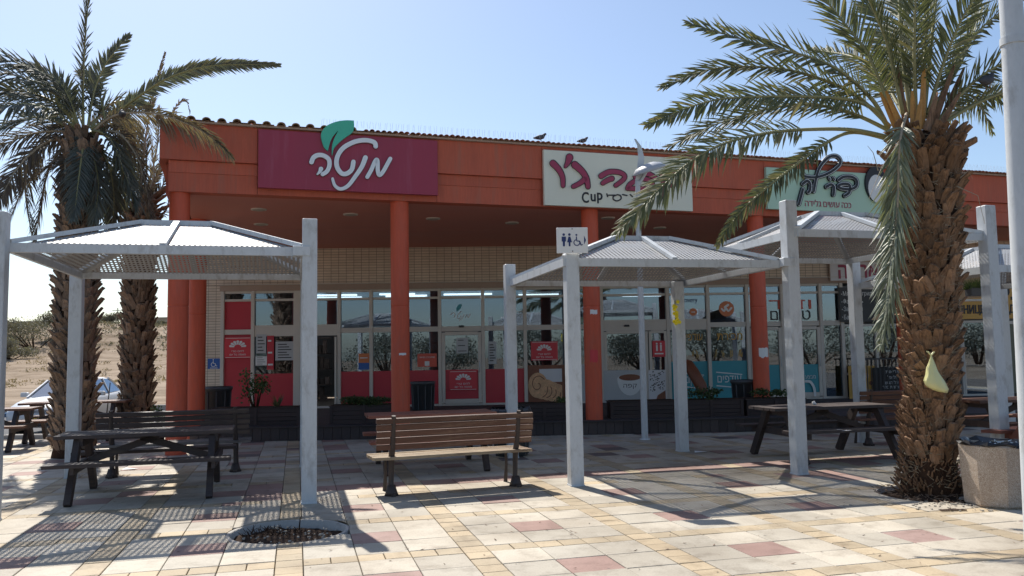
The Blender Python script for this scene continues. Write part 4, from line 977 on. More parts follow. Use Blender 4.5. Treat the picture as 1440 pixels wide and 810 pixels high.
# right-hand shop: boards
t, W_, H_ = poster('black menu board with white Russian dishes above the window behind the palm', 1181, 403, 1268, 453, 'print_black', 'menu board', -.09, .03, 'menu_board')
for k, (tx, c) in enumerate((('Мясо на гриле', .80), ('Фалафель', .58), ('Завтраки', .36), ('Багеты', .14))):
    ww = (.86, .55, .52, .42)[k]
    hrect(t, 'bullet', 'print_white', .05, .075, H_ * c - .012, H_ * c + .012); text_mesh('lettering', tx, .17, 'print_white', t, (.10 + ww / 2, -.003, H_ * c), ext=.002, width=ww)
MB().prism([(W_ * .48, H_ * .05), (W_ * .56, H_ * .2), (W_ * .66, H_ * .22), (W_ * .72, H_ * .12), (W_ * .62, H_ * .03)], -.004, 0).build('bread_picture', 'print_dough', t)
t, W_, H_ = poster('beige sign panel with dark red Hebrew letters above the black menu board', 1166, 367, 1300, 396, 'lintel', 'shop sign', -.09, .05, 'shop_sign')
hrect(t, 'panel', 'print_cupgrey', .02, W_ - .02, .02, H_ - .02); text_mesh('lettering', 'המראווש', .6, 'letter_maroon', t, (W_ * .40, -.008, H_ * .5), ext=.008, width=W_ * .62, bold=.012)
t, W_, H_ = poster('orange sign with large black Russian letters right of the palm trunk', 1346, 398, 1445, 449, 'print_amber', 'shop sign', -.10, .05, 'shop_sign')
text_mesh('lettering', 'ШНИЦЕЛЬ ИНДИЯ', .3, 'print_black', t, (W_ * .45, -.008, H_ * .25), ext=.006, width=W_ * .95, bold=.01)
text_mesh('lettering', 'לצינש', .6, 'print_black', t, (W_ * .70, -.008, H_ * .78), ext=.006, width=W_ * .72, bold=.02)
t, W_, H_ = poster('yellow and brown food picture panel behind the right picnic table', 1188, 514, 1222, 566, 'print_amber', 'poster', -.35, .02)
rr = random.Random(5)
for k in range(16): MB().prism(disc(rr.uniform(.04, .09), 9, (rr.uniform(.1, W_ - .1), rr.uniform(.1, H_ - .1))), -.003 - k * .0004, 0).build('food_spot', rr.choice(['print_dough', 'print_brown', 'print_orange', 'print_amber']), t)
t, W_, H_ = poster('black board with white Hebrew menu lines behind the palm, low by the window', 1219, 516, 1262, 560, 'print_black', 'menu board', -.45, .03, 'menu_board')
for k, tx in enumerate(('תואיריש', 'לפאלפ', 'שאה לע', 'רקוב תחורא', 'תותיב')): text_mesh('lettering', tx, .12, 'print_white', t, (W_ * (.62 - .03 * k), -.003, H_ * (.86 - .17 * k)), ext=.002, width=W_ * (.45, .3, .4, .5, .28)[k])
t = thing('railing', 'dark metal railing in front of the shop window behind the palm', 'railing', WALL.w(8.95, -.5, 0), WALL.a)
MB().bar((0, 0, 1.32), (1.9, 0, 1.32), .04, .04).bar((0, 0, .45), (1.9, 0, .45), .04, .03).build('rail', 'print_black', t)
bal = MB().box((0, 0, .88), (.02, .02, .86)).mesh('baluster', ['print_black'])
for k in range(17): inst('baluster', bal, t, (.04 + k * .113, 0, 0))

# ================================================================== PERGOLAS
HX = {}
def perforated(quad, pitch=.056, hole=.0138):
    """trapezoid panel (4 world-ish points a,b bottom; c,d top) cut with a real lattice of square holes"""
    a, b, c, d = [Vector(p) for p in quad]
    ex = (b - a).normalized(); up = (d - a); up = (up - ex * up.dot(ex)); H = up.length; ey = up.normalized()
    def edge(h):  # x-range at height h
        l = a.lerp(d, h / H); r = b.lerp(c, h / H); return (l - a).dot(ex), (r - a).dot(ex)
    mb = MB(); ny = int(H / pitch); py = H / ny
    for j in range(ny):
        h0, h1 = j * py, (j + 1) * py; l0, r0 = edge(h0); l1, r1 = edge(h1); lm, rm_ = max(l0, l1), min(r0, r1)
        n0 = math.ceil(lm / pitch); n1 = math.floor(rm_ / pitch)
        P = lambda x, y: a + ex * x + ey * y
        if n1 <= n0:
            mb.add([P(l0, h0), P(r0, h0), P(r1, h1), P(l1, h1)], [(0, 1, 2, 3)]); continue
        mb.add([P(l0, h0), P(n0 * pitch, h0), P(n0 * pitch, h1), P(l1, h1)], [(0, 1, 2, 3)])
        mb.add([P(n1 * pitch, h0), P(r0, h0), P(r1, h1), P(n1 * pitch, h1)], [(0, 1, 2, 3)])
        for i in range(n0, n1):
            x0, x1 = i * pitch, (i + 1) * pitch; cx, cy = (x0 + x1) / 2, (h0 + h1) / 2; hw = hole
            vs = [P(x0, h0), P(x1, h0), P(x1, h1), P(x0, h1), P(cx - hw, cy - hw), P(cx + hw, cy - hw), P(cx + hw, cy + hw), P(cx - hw, cy + hw)]
            mb.add(vs, [(0, 1, 5, 4), (1, 2, 6, 5), (2, 3, 7, 6), (3, 0, 4, 7)])
    return mb
def pergola(label, c, eave, SZ=3.02, rise=.43, top=.82, yaw=GRID.a, posts=(), pitch=.056):
    t = thing('pergola', label, 'pergola', (c[0], c[1], 0), yaw, 'perforated metal pergolas')
    h = SZ / 2; q = top / 2
    cor = [Vector((-h, -h, eave)), Vector((h, -h, eave)), Vector((h, h, eave)), Vector((-h, h, eave))]
    tp = [Vector((-q, -q, eave + rise)), Vector((q, -q, eave + rise)), Vector((q, q, eave + rise)), Vector((-q, q, eave + rise))]
    for i in range(4):
        j = (i + 1) % 4
        perforated((cor[i], cor[j], tp[j], tp[i]), pitch).build('perforated_panel', 'galv_sheet', t)
        MB().bar(cor[i] - Vector((0, 0, .02)), cor[j] - Vector((0, 0, .02)), .05, .10).build('eave_beam', 'galvanised', t)
        MB().bar(cor[i] + Vector((0, 0, .045)), tp[i] + Vector((0, 0, .03)), .075, .05).build('hip_rib', 'galvanised', t)
        MB().bar(tp[i] + Vector((0, 0, .02)), tp[j] + Vector((0, 0, .02)), .05, .06).build('crown_beam', 'galvanised', t)
        m1, m2 = cor[i].lerp(cor[j], .5), tp[i].lerp(tp[j], .5)
        MB().bar(m1 + Vector((0, 0, .035)), m2 + Vector((0, 0, .03)), .07, .045).build('mid_rib', 'galvanised', t)
    return t, cor
def gpost(t, p, h, wd=.165):
    """steel post standing at world point p (child of the pergola)"""
    lp = Matrix.Rotation(-t.rotation_euler.z, 3, 'Z') @ (Vector((p[0], p[1], 0)) - t.location)
    MB().cbox((lp.x, lp.y, h / 2), (wd, wd, h), .008).build('post', 'galvanised', t)
    MB().cbox((lp.x, lp.y, .01), (wd + .012, wd + .012, .02), .004).build('base_plate', 'galvanised', t)
def bracket(t, p, z):
    lp = Matrix.Rotation(-t.rotation_euler.z, 3, 'Z') @ (Vector((p[0], p[1], 0)) - t.location)
    MB().cbox((lp.x, lp.y, z), (.19, .19, .11), .006).build('bracket', 'galvanised', t)
ex, ey = GRID.t, GRID.n
F1 = Vector((-2.29, 9.30, 0)); S = 3.14
P1 = {'FR': F1, 'FL': F1 - ex * S, 'BR': F1 + ey * 3.2, 'BL': F1 + ey * 3.2 - ex * S}
t1, c1 = pergola('perforated metal pergola over the left picnic table', F1 - ex * S / 2 + ey * 1.6, 2.83, SZ=3.0)
gpost(t1, P1['FR'], 3.17); gpost(t1, P1['FL'], 3.17); gpost(t1, P1['BR'], 3.0); gpost(t1, P1['BL'], 2.84)
bracket(t1, P1['FR'] - ex * .09, 2.80)
F2 = Vector((.735, 10.17, 0)); G2 = Vector((3.66, 10.78, 0)); e2 = (G2 - F2).normalized(); S2_ = (G2 - F2).length
n2 = Vector((-e2.y, e2.x, 0)) * math.cos(0) ; n2 = (ey + n2).normalized(); B2L = F2 + n2 * 2.95 - ex * .1; B2R = Vector((2.70, 13.45, 0))
yaw2 = (math.atan2(e2.y, e2.x) + GRID.a) / 2
t2, c2 = pergola('perforated metal pergola with the blue toilet sign on its front post', (F2 + G2 + B2L + B2R) / 4 + Vector((-.02, 0, 0)), 2.74, SZ=2.92, yaw=yaw2)
gpost(t2, F2, 2.84); gpost(t2, B2L, 3.02); gpost(t2, B2R, 2.74)
G3 = Vector((6.66, 11.45, 0)); B3R = Vector((5.95, 14.3, 0))
t3, c3 = pergola('raised perforated metal pergola on tall posts left of the big palm', (G2 + G3 + B2R + B3R) / 4 + Vector((.05, 0, 0)), 3.14, SZ=2.95)
gpost(t3, G2, 3.56); gpost(t3, G3, 3.56, .175); gpost(t3, B3R, 3.10)
bracket(t3, G2 - ex * .06, 2.74)
c4 = (G3 + B3R) / 2 + ex * 1.55
t4, _ = pergola('low perforated metal pergola at the right edge behind the big palm', c4, 2.70, SZ=2.95)
gpost(t4, G3 + ex * 3.1, 3.1); gpost(t4, B3R + ex * 3.1, 3.0)
# toilet direction sign on the front post
p = F2 - ey * .10; t = thing('direction_sign', 'white sign with blue toilet and wheelchair symbols fixed on the front pergola post', 'direction sign', (p.x - .21, p.y - .02, 2.83), R(3))
MB().cbox((.2, 0, .155), (.385, .02, .315), .004).build('plate', 'white_paint', t)
for cx, wom in ((.095, 0), (.165, 1)):
    mb = MB().prism(disc(.016, 10, (cx, .225)), -.014, -.0105)
    if wom: mb.prism([(cx - .012, .20), (cx + .012, .20), (cx + .03, .13), (cx + .012, .13), (cx + .010, .08), (cx - .010, .08), (cx - .012, .13), (cx - .03, .13)], -.014, -.0105)
    else: mb.prism([(cx - .026, .20), (cx + .026, .20), (cx + .026, .14), (cx + .014, .14), (cx + .012, .08), (cx - .012, .08), (cx - .014, .14), (cx - .026, .14)], -.014, -.0105)
    mb.build('figure', 'print_navy', t)
mbw = MB(); r = .036; cx, cz = .255, .125
stroke(mbw, [(cx + r * math.cos(q), cz + r * math.sin(q)) for q in [R(x) for x in range(110, 400, 25)]], .011, -.014, -.0105, 0, 2)
stroke(mbw, [(cx - .004, cz + .07), (cx, cz + .02), (cx + .035, cz + .018), (cx + .05, cz - .03), (cx + .066, cz - .026)], .013, -.014, -.0105, 0, 2)
mbw.prism(disc(.012, 10, (cx - .004, cz + .095)), -.014, -.0105); mbw.build('wheelchair_symbol', 'print_navy', t)
MB().prism([(.345, .21), (.368, .155), (.345, .10)], -.014, -.0105).build('arrow', 'print_navy', t)
for x in (.13, .205): hrect(t, 'divider', 'print_cupgrey', x - .001, x + .001, .08, .22, -.012)
for z in (.02, .295): MB().tube([(.2, -.016, z), (.2, -.009, z)], .007, 8).build('screw', 'cast_iron', t)
# ================================================================== FURNITURE
def plankm(L, wd, th, mat, sag=0.0, name='plank'):
    """one worn plank along x: chamfered, ends slightly rough"""
    mb = MB(); n = 6; x0 = -L / 2; vs = []; fs = []
    for i in range(n + 1):
        x = x0 + L * i / n + (rnd.uniform(-.006, .006) if i in (0, n) else 0); j = rnd.uniform(-.0015, .0015); e = .004
        z = -sag * (1 - (2 * i / n - 1) ** 2)
        for a, b in ((-wd / 2 + e, th / 2), (wd / 2 - e, th / 2), (wd / 2, th / 2 - e), (wd / 2, -th / 2), (-wd / 2, -th / 2), (-wd / 2, th / 2 - e)):
            vs.append((x, a + j, b + z + j))
    for i in range(n):
        for k in range(6): fs.append((i * 6 + k, i * 6 + (k + 1) % 6, i * 6 + 6 + (k + 1) % 6, i * 6 + 6 + k))
    fs += [tuple(range(5, -1, -1)), tuple(range(n * 6, n * 6 + 6))]
    mb.add(vs, fs); return mb.mesh(name, [mat])
def picnic_table(label, c, yaw, L=2.0, H=.76, topm='dark_wood', legm='dark_wood', sx=.62):
    t = thing('picnic_table', label, 'picnic table', (c[0], c[1], 0), yaw, 'wooden picnic tables on the plaza')
    pm = [plankm(L, .138, .04, topm) for _ in range(2)]
    for k in range(5): inst('tabletop_plank', pm[k % 2], t, (rnd.uniform(-.008, .008), -.29 + k * .145, H - .02 + rnd.uniform(-.002, .002)))
    for s_ in (-1, 1):
        for k in range(2): inst('seat_plank', pm[k % 2], t, (rnd.uniform(-.008, .008), s_ * (.66 + k * .0) + (k - .5) * .142, .45 + rnd.uniform(-.002, .002)))
    for x in (-sx * L / 2 * 1.22, sx * L / 2 * 1.22):
        for s_ in (-1, 1):
            MB().bar((x, s_ * .25, H - .05), (x, s_ * .70, .0), .07, .12).build('leg', legm, t)
        MB().bar((x + .045, -.76, .40), (x + .045, .76, .40), .04, .10).build('seat_beam', legm, t)
        MB().bar((x + .045, -.33, H - .085), (x + .045, .33, H - .085), .04, .09).build('top_beam', legm, t)
        sg = -1 if x > 0 else 1
        MB().bar((x + .07 * sg, 0, .42), (sg * .10, 0, H - .07), .04, .08).build('brace', legm, t)
    return t
def bench(label, c, yaw, L=1.92, backm='brown_wood', seatm='worn_wood', face=1):
    """slatted bench on cast iron supports; sits facing +y (away from the photographer)"""
    t = thing('park_bench', label, 'bench', (c[0], c[1], 0), yaw, 'slatted benches with cast iron supports')
    for k in range(5):
        a = R(12) ; z = .56 + k * .076; y = -.06 - (z - .45) * math.tan(a)
        o = inst('back_slat', plankm(L, .030 if k < 4 else .05, .062 if k < 4 else .055, backm), t, (rnd.uniform(-.006, .006), y, z), (a, 0, rnd.uniform(-.003, .003)))
    for k in range(7):
        inst('seat_slat', plankm(L + .03, .054, .034, seatm), t, (rnd.uniform(-.006, .006) - .01, -.09 + k * .070, .425 + (.006 if k in (0, 6) else 0)), (0, 0, rnd.uniform(-.002, .002)))
    for x in (-L / 2 + .19, L / 2 - .19):
        s_ = part('support', t, (x, 0, 0))
        P = [(-.02, .0), (.0, .10), (-.01, .25), (-.03, .40), (-.075, .50), (-.16, .89)]
        mb = MB()
        mb.tube([(0, a, b + .03) for a, b in P], [.040, .032, .032, .038, .036, .026], 8)
        mb.build('back_upright', 'cast_iron', s_)
        MB().lathe([(.0, .12), (.045, .12), (.065, .05), (.085, .0), (.0, .0)], 12, (0, -.02, 0)).bar((0, -.14, .015), (0, .10, .015), .05, .03).build('foot', 'cast_iron', s_)
        MB().tube([(0, -.03, .405), (0, .20, .40), (0, .34, .41)], .02, 6).tube([(0, .32, .41), (0, .30, .22), (0, .34, .0)], [.022, .018, .028], 6).build('seat_bracket', 'cast_iron', s_)
    return t
bench('sunlit brown slatted bench in the middle of the plaza with peeling planks', (-.72, 9.98), R(21))
bench('dark slatted bench in the shade just behind the left picnic table', (-4.78, 11.75), R(15), 2.0, 'dark_wood', 'grey_wood')
bench('weathered bench half hidden behind the big palm trunk', (6.6, 14.0), R(12), 1.9, 'brown_wood', 'brown_wood')
picnic_table('nearly black picnic table in the shade of the left pergola', (GRID.w(-1.72, 10.95, 0).x, GRID.w(-1.72, 10.95, 0).y), R(16), 1.95, .75)
picnic_table('reddish topped picnic table right behind the sunlit slatted bench', (-1.22, 12.05), R(14), 1.82, .785, 'red_wood', 'dark_wood')
picnic_table('dark picnic table under the middle pergolas, left of the big palm', (4.60, 12.45), R(14), 2.0, .765, 'dark_wood', 'dark_wood')
picnic_table('brown picnic table partly out of frame at the far left edge', (-10.0, 15.4), R(14), 2.1, .76, 'brown_wood', 'dark_wood')
picnic_table('second brown picnic table behind the left palms, nearest the car', (-9.1, 17.3), R(14), 2.0, .78, 'brown_wood', 'dark_wood')
picnic_table('brown picnic table seen between the big palm and the tall right post', (7.95, 13.1), R(10), 2.0, .78, 'brown_wood', 'dark_wood')
picnic_table('rust red picnic table cut off by the right edge beside the lamp post', (7.55, 11.15), R(30), 1.8, .70, 'rust_brown', 'rust_brown')

def planter(label, s, dep, L, z, h=.33, dpt=.5, cat='planter'):
    p = DECK.w(s, dep, z)
    t = thing('wooden_planter', label, 'planter', (p.x, p.y, z), DECK.a, 'dark wooden planters on the deck')
    n = 4; hh = h / n
    for k in range(n):
        me = MB().cbox((0, 0, 0), (L, .028, hh - .006), .003).mesh('plank', ['planter_wood'])
        inst('front_plank', me, t, (L / 2, 0, hh * (k + .5))); inst('back_plank', me, t, (L / 2, dpt, hh * (k + .5)))
    for x in (0.01, L - .01):
        MB().box((x, dpt / 2, h / 2), (.028, dpt - .03, h)).build('side_panel', 'planter_wood', t)
    for x in (.03, L / 2, L - .03): MB().box((x, -.024, h / 2), (.06, .02, h)).build('batten', 'planter_wood', t)
    MB().box((L / 2, dpt / 2, h + .008), (L + .04, dpt + .04, .016)).build('rim', 'planter_wood', t)
    MB().box((L / 2, dpt / 2, h - .03), (L - .04, dpt - .04, .11)).build('soil', 'soil', t)
    return t
def leafclump(name, label, cat, c, r, n, mat, ls=.06, parent=None, group=None, stems=6, seed=1, flat=.35, blade=False):
    """shrub: stems plus many single leaves set through an uneven volume"""
    rr = random.Random(seed); t = thing(name, label, cat, c, 0, group)
    mb = MB(); lobes = [(Vector((rr.uniform(-.7, .7) * r[0], rr.uniform(-.7, .7) * r[1], rr.uniform(.35, .95) * r[2])), rr.uniform(.3, .6)) for _ in range(9)]
    for i in range(n):
        lc, lr = rr.choice(lobes)
        d = Vector((rr.gauss(0, 1), rr.gauss(0, 1), rr.gauss(0, 1))).normalized() * (rr.random() ** .45) * lr
        p = lc + Vector((d.x * r[0], d.y * r[1], d.z * r[2] * .75))
        if p.z < .01: p.z = rr.uniform(.01, .1) * r[2]
        a = Vector((rr.gauss(0, 1), rr.gauss(0, 1), rr.gauss(.4, .7))).normalized(); b = a.cross(Vector((rr.gauss(0, 1), rr.gauss(0, 1), rr.gauss(0, 1)))).normalized()
        l = ls * rr.uniform(.6, 1.4); w_ = l * flat
        mb.add([p - b * w_ * .2, p + a * l * .5 - b * w_, p + a * l, p + a * l * .5 + b * w_], [(0, 1, 2, 3)])
    mb.build('foliage', mat, t)['kind'] = 'stuff'
    st = MB()
    for k in range(stems):
        q = lobes[k % 9][0]; st.tube([(q.x * .2, q.y * .2, -.02), (q.x * .6, q.y * .6, q.z * .5), q], [r[2] * .03, r[2] * .02, r[2] * .008], 5)
    st.build('stem', 'core_bark', t); return t
planter('long dark planter at the left end of the deck behind the black bench', -6.0, .35, 1.75, .28)
planter('dark planter full of bright green creeper right of the tall left post', -3.65, .30, 1.35, .28, .345)
planter('dark planter under the pastry picture between two pergola posts', -.10, .35, 1.45, .28, .31)
planter('dark planter under the coffee cup picture', 1.95, .35, 1.35, .28, .32)
planter('dark planter left of the leaning brown parasol under the teal windows', 3.35, .35, 1.3, .28, .32)
planter('dark planter next to the fourth red column', 4.72, .35, 1.2, .28, .32)
def dk(s, dep, z): p = DECK.w(s, dep, z); return (p.x, p.y, p.z)
leafclump('creeper', 'bright green creeper spilling over the planter by the dark doorway', 'plant', dk(-2.98, .52, .60), (.66, .26, .17), 3400, 'leaf_shrub', .035, seed=3)
leafclump('potted_plant', 'thin wispy green plant in the left end planter', 'plant', dk(-5.2, .6, .60), (.30, .2, .65), 420, 'leaf_shrub', .06, seed=4)
leafclump('potted_plant', 'small green weed by the foot of the second end column', 'plant', (-6.75, 16.0, 0), (.22, .2, .65), 500, 'leaf_shrub', .06, seed=14)
leafclump('potted_plant', 'low plant in the planter left of the leaning parasol', 'plant', dk(3.9, .5, .58), (.45, .2, .22), 600, 'leaf_shrub', .05, seed=5)
leafclump('potted_plant', 'small green plant in the planter next to the fourth column', 'plant', dk(5.3, .5, .58), (.40, .2, .2), 600, 'leaf_shrub', .05, seed=6)
leafclump('potted_plant', 'low sprig in the planter under the pastry picture', 'plant', dk(1.05, .5, .56), (.2, .15, .15), 260, 'leaf_shrub', .04, seed=8)
# spiky agave like plant
t = thing('spiky_plant', 'spiky grey green rosette plant in the left end planter', 'plant', dk(-4.75, .6, .60)); mb = MB()
for k in range(22):
    a = rnd.uniform(0, 6.28); e = rnd.uniform(.4, 1.4); L = rnd.uniform(.2, .36); d = Vector((math.cos(a) * math.cos(e), math.sin(a) * math.cos(e), math.sin(e))); b = d.cross(Vector((0, 0, 1))).normalized() * .018
    mb.add([-b, d * L * .5 - b, d * L, d * L * .5 + b, b], [(0, 1, 2, 3, 4)])
mb.build('leaves', 'leaf_palm', t)
# bins on the deck
def roundbin(label, p, r, h, lid=False):
    t = thing('litter_bin', label, 'litter bin', p)
    MB().lathe([(.0, 0), (r * .85, 0), (r * .97, h * .9), (r, h * .9), (r, h), (r * .94, h), (r * .86, h * .6), (0, h * .6)], 22).build('body', 'bin_plastic', t)
    MB().lathe([(r * 1.0, h * .93), (r * 1.05, h * .93), (r * 1.06, h + .015), (r * .98, h + .02)], 22).build('rim', 'bin_plastic', t)
    for k in range(10):
        a = 6.283 * k / 10; MB().bar((r * .88 * math.cos(a), r * .88 * math.sin(a), .03), (r * .985 * math.cos(a), r * .985 * math.sin(a), h * .88), .02, .02).build('rib', 'bin_plastic', t)
    return t
q = ground(595, 577, .28); roundbin('grey round litter bin just right of the second red column', (q.x, q.y, .28), .29, .68)
q = DECK.w(-5.35, .75, .28); roundbin('dark grey bin standing behind the left end planter', (q.x - 1.0, q.y + .9, .28), .31, .72)
q = DECK.w(5.55, 1.4, .28); roundbin('dark bin tucked against the fourth red column', (q.x - .45, q.y + .3, .28), .28, .66)
q = Vector((.35, 13.6, 0)); t = roundbin('black litter bin with a loose bag behind the right end of the sunlit bench', (-.05, 13.3, 0), .30, .72)
mb = MB(); 
for k in range(20):
    a = 6.283 * k / 20; mb.add([(.33 * math.cos(a), .33 * math.sin(a), .70), (.33 * math.cos(a + .33), .33 * math.sin(a + .33), .70), (.30 * math.cos(a + .33), .30 * math.sin(a + .33), .76 + rnd.uniform(-.02, .02)), (.26 * math.cos(a), .26 * math.sin(a), .75)], [(0, 1, 2, 3)])
mb.build('bag', 'bag_black', t)
# leaning closed parasol (brown cover)
a = WALL.px(966, 507, -.6); b = WALL.px(986, 562, -.6)
pa, pb = WALL.w(a[0], -.55, a[1]), WALL.w(b[0], -.95, max(.55, b[1]))
t = thing('closed_parasol', 'long brown covered parasol leaning in the planter before the teal window', 'parasol', (pb.x, pb.y, pb.z)); d = pa - pb
MB().tube([Vector((0, 0, 0)), d * .2, d * .6, d * .92, d], [.10, .15, .155, .12, .05], 12).build('cover', 'print_brown', t)
MB().tube([d * -.3, d * .02], .022, 8).build('pole', 'grey_wood', t)

# concrete hexagonal bin with black bag, bottom right
q = Vector((4.86, 8.42, 0)); t = thing('concrete_bin', 'faceted washed concrete litter bin with a black bag beside the big palm', 'litter bin', (q.x + .05, q.y + .12, 0), R(8))
n = 8; rb_, rt_ = .315, .345
ring = lambda r, z, o=.0: [(r * math.cos(2 * math.pi * (k + .5) / n), r * math.sin(2 * math.pi * (k + .5) / n), z) for k in range(n)]
mb = MB(); vs = ring(rb_ - .02, .0) + ring(rb_, .02) + ring(rt_, .60) + ring(rt_ - .012, .615) + ring(rt_ - .06, .615) + ring(rt_ - .07, .45)
mb.add(vs, [(k * n + i, k * n + (i + 1) % n, (k + 1) * n + (i + 1) % n, (k + 1) * n + i) for k in range(5) for i in range(n)] + [tuple(range(n - 1, -1, -1))])
mb.build('body', 'washed_concrete', t)
mb = MB(); N = 26; vs = []
for j, (r, z) in enumerate(((.33, .60), (.345, .625), (.32, .645), (.25, .60), (.1, .56), (0.01, .55))):
    for k in range(N):
        a = 2 * math.pi * k / N; jr = 1 + rnd.uniform(-.06, .06) * (j < 4); vs.append((r * jr * math.cos(a), r * jr * math.sin(a), z + rnd.uniform(-.018, .018) * (j < 5)))
mb.add(vs, [(j * N + k, j * N + (k + 1) % N, (j + 1) * N + (k + 1) % N, (j + 1) * N + k) for j in range(5) for k in range(N)]); mb.build('bin_bag', 'bag_black', t)
mb = MB()
for k in range(14): 
    p_ = Vector((rnd.uniform(-.18, .18), rnd.uniform(-.2, .1), .61 + rnd.uniform(0, .02))); mb.tube([p_, p_ + Vector((rnd.uniform(-.05, .05), rnd.uniform(-.03, .03), .01))], .006, 5)
mb.build('litter', 'print_white', t)['kind'] = 'stuff'

# street lamp post, right foreground
a = atY(1425, 60, 5.15); b = atY(1453, 500, 5.15)
t = thing('lamp_post', 'smooth grey tapered steel lamp post at the right edge', 'lamp post', (b.x + .075, 5.15, 0))
dx = (a.x - b.x) / (a.z - b.z)
xs_ = lambda z: dx * (z - b.z) - .075 + .0
MB().tube([(xs_(z), 0, z) for z in (0, .5, 1.5, 2.5, 3.5, 5, 7)], [.118, .110, .097, .085, .070, .058, .045], 28).build('shaft', 'galvanised', t)
MB().lathe([(.16, 0), (.16, .02), (.13, .03), (.12, .12)], 24, (xs_(0), 0, 0)).build('base_flange', 'galvanised', t)
MB().tube([(xs_(3.52) + .0, 0, 3.52), (xs_(3.55), 0, 3.57)], [.078, .076], 24).bar((xs_(3.6) + .06, -.02, 3.66), (xs_(3.6) + .2, -.02, 3.70), .02, .05).build('clamp', 'galvanised', t)
MB().cbox((xs_(2.87) + .05, -.085, 2.87), (.07, .015, .16), .004).build('access_plate', 'galvanised', t)
# decorative street light with dish and blade behind the middle pergola
lb = ground(907, 618); t = thing('street_light', 'slim street light with white dish and curved blade behind the middle pergola', 'street light', (lb.x, lb.y, 0)); Y_ = lb.y
def lz(px, py): p = atY(px, py, Y_); return Vector((p.x - lb.x, 0, p.z))
ptop = lz(897, 300)
MB().tube([(0, 0, 0), lz(901, 420), ptop, lz(897, 255)], [.062, .055, .05, .045], 16).build('pole', 'galvanised', t)
MB().lathe([(.10, 0), (.10, .015), (.065, .02)], 16).build('base_flange', 'galvanised', t)
bl = [(897, 260), (900, 240), (902, 222), (899, 205), (893, 195)]; mb = MB(); pts = [lz(*q_) for q_ in bl]; W_ = [.06, .065, .06, .04, .02]
vs = []
for p_, w_ in zip(pts, W_): vs += [p_ + Vector((-w_, 0, 0)), p_ + Vector((w_, .02, 0)), p_ + Vector((0, .05, 0))]
mb.add(vs, [(3 * i + k, 3 * i + (k + 1) % 3, 3 * i + 3 + (k + 1) % 3, 3 * i + 3 + k) for i in range(4) for k in range(3)]); mb.build('blade', 'galvanised', t)
dc = lz(912, 237); mb = MB(); N = 24; prof = [(.02, .10), (.12, .095), (.24, .05), (.32, -.03), (.31, -.05), (.24, -.03), (.1, .0), (.01, .01)]
rotm = Matrix.Rotation(R(-18), 3, 'Y') @ Matrix.Rotation(R(12), 3, 'X'); vs = []
for r, z in prof:
    for k in range(N): vs.append(dc + rotm @ Vector((r * math.cos(2 * math.pi * k / N), r * math.sin(2 * math.pi * k / N), z)))
mb.add(vs, [(i * N + k, i * N + (k + 1) % N, (i + 1) * N + (k + 1) % N, (i + 1) * N + k) for i in range(len(prof) - 1) for k in range(N)], 0, True); mb.build('dish', 'lamp_grey', t)
MB().tube([lz(897, 262), dc + Vector((0, 0, .02))], .03, 10).build('arm', 'galvanised', t)

# ================================================================== PALMS
def frond(parent, pts, leaf=.34, sp=.042, roll=60, sag=.15, mat='leaf_palm', rm='rachis', r0=.020, bare=.16, seed=0, lw_=.013, spread=.25, thin=1.0, smooth=6, an0=52):
    """one palm leaf: tapered rachis through pts and two combs of separate folded leaflets; points local to parent"""
    rr = random.Random(seed); P = [Vector(p) for p in pts]; L = []
    for i in range(len(P) - 1):
        a, b, c, d = P[max(0, i - 1)], P[i], P[i + 1], P[min(len(P) - 1, i + 2)]
        for k in range(smooth):
            t = k / smooth; L.append(.5 * ((2 * b) + (c - a) * t + (2 * a - 5 * b + 4 * c - d) * t * t + (3 * b - a - 3 * c + d) * t ** 3))
    L.append(P[-1]); acc = [0]
    for i in range(1, len(L)): acc.append(acc[-1] + (L[i] - L[i - 1]).length)
    tot = acc[-1]
    mb = MB(); mb.tube(L, [max(.0025, r0 * (1 - acc[i] / tot) ** .8) for i in range(len(L))], 5, 0)
    n = int(tot * (1 - bare) / sp); twist = rr.uniform(-.3, .3)
    for i in range(n):
        s = bare + (1 - bare) * (i + .5) / n; q = s * tot; k = 0
        while k < len(acc) - 2 and acc[k + 1] < q: k += 1
        f = (q - acc[k]) / max(1e-6, acc[k + 1] - acc[k]); p = L[k].lerp(L[k + 1], f); T = (L[k + 1] - L[k]).normalized()
        up = Vector((0, 0, 1)); S_ = T.cross(up)
        if S_.length < .15: S_ = Vector((1, 0, 0)) - T * T.x
        S_.normalize(); N_ = S_.cross(T)
        a = R(roll) + twist * s; S2 = S_ * math.cos(a) + N_ * math.sin(a); N2 = N_ * math.cos(a) - S_ * math.sin(a)
        env = math.sin(math.pi * min(1, (s - bare) / (1 - bare) * .80 + .17)) ** .6
        for sd in (-1, 1):
            if rr.random() > thin: continue
            ll = leaf * env * rr.uniform(.8, 1.12); an = R(an0 - an0 * .58 * s + rr.uniform(-7, 7))
            D = (T * math.cos(an) + S2 * sd * math.sin(an) + N2 * (.18 + rr.uniform(-spread, spread))).normalized()
            w = lw_ * rr.uniform(.8, 1.15); Wd = D.cross(N2).normalized() * w
            g = Vector((0, 0, -1)) * sag * ll * rr.uniform(.5, 1.3)
            m = p + D * ll * .5 + g * .25; e = p + D * ll + g; fo = N2 * w * .5
            mb.add([p - Wd * .5, p + fo * .3, p + Wd * .5, m - Wd, m + fo, m + Wd, e], [(0, 1, 4, 3), (1, 2, 5, 4), (3, 4, 6), (4, 5, 6)], 1)
    return mb.build('frond', [rm, mat], parent)
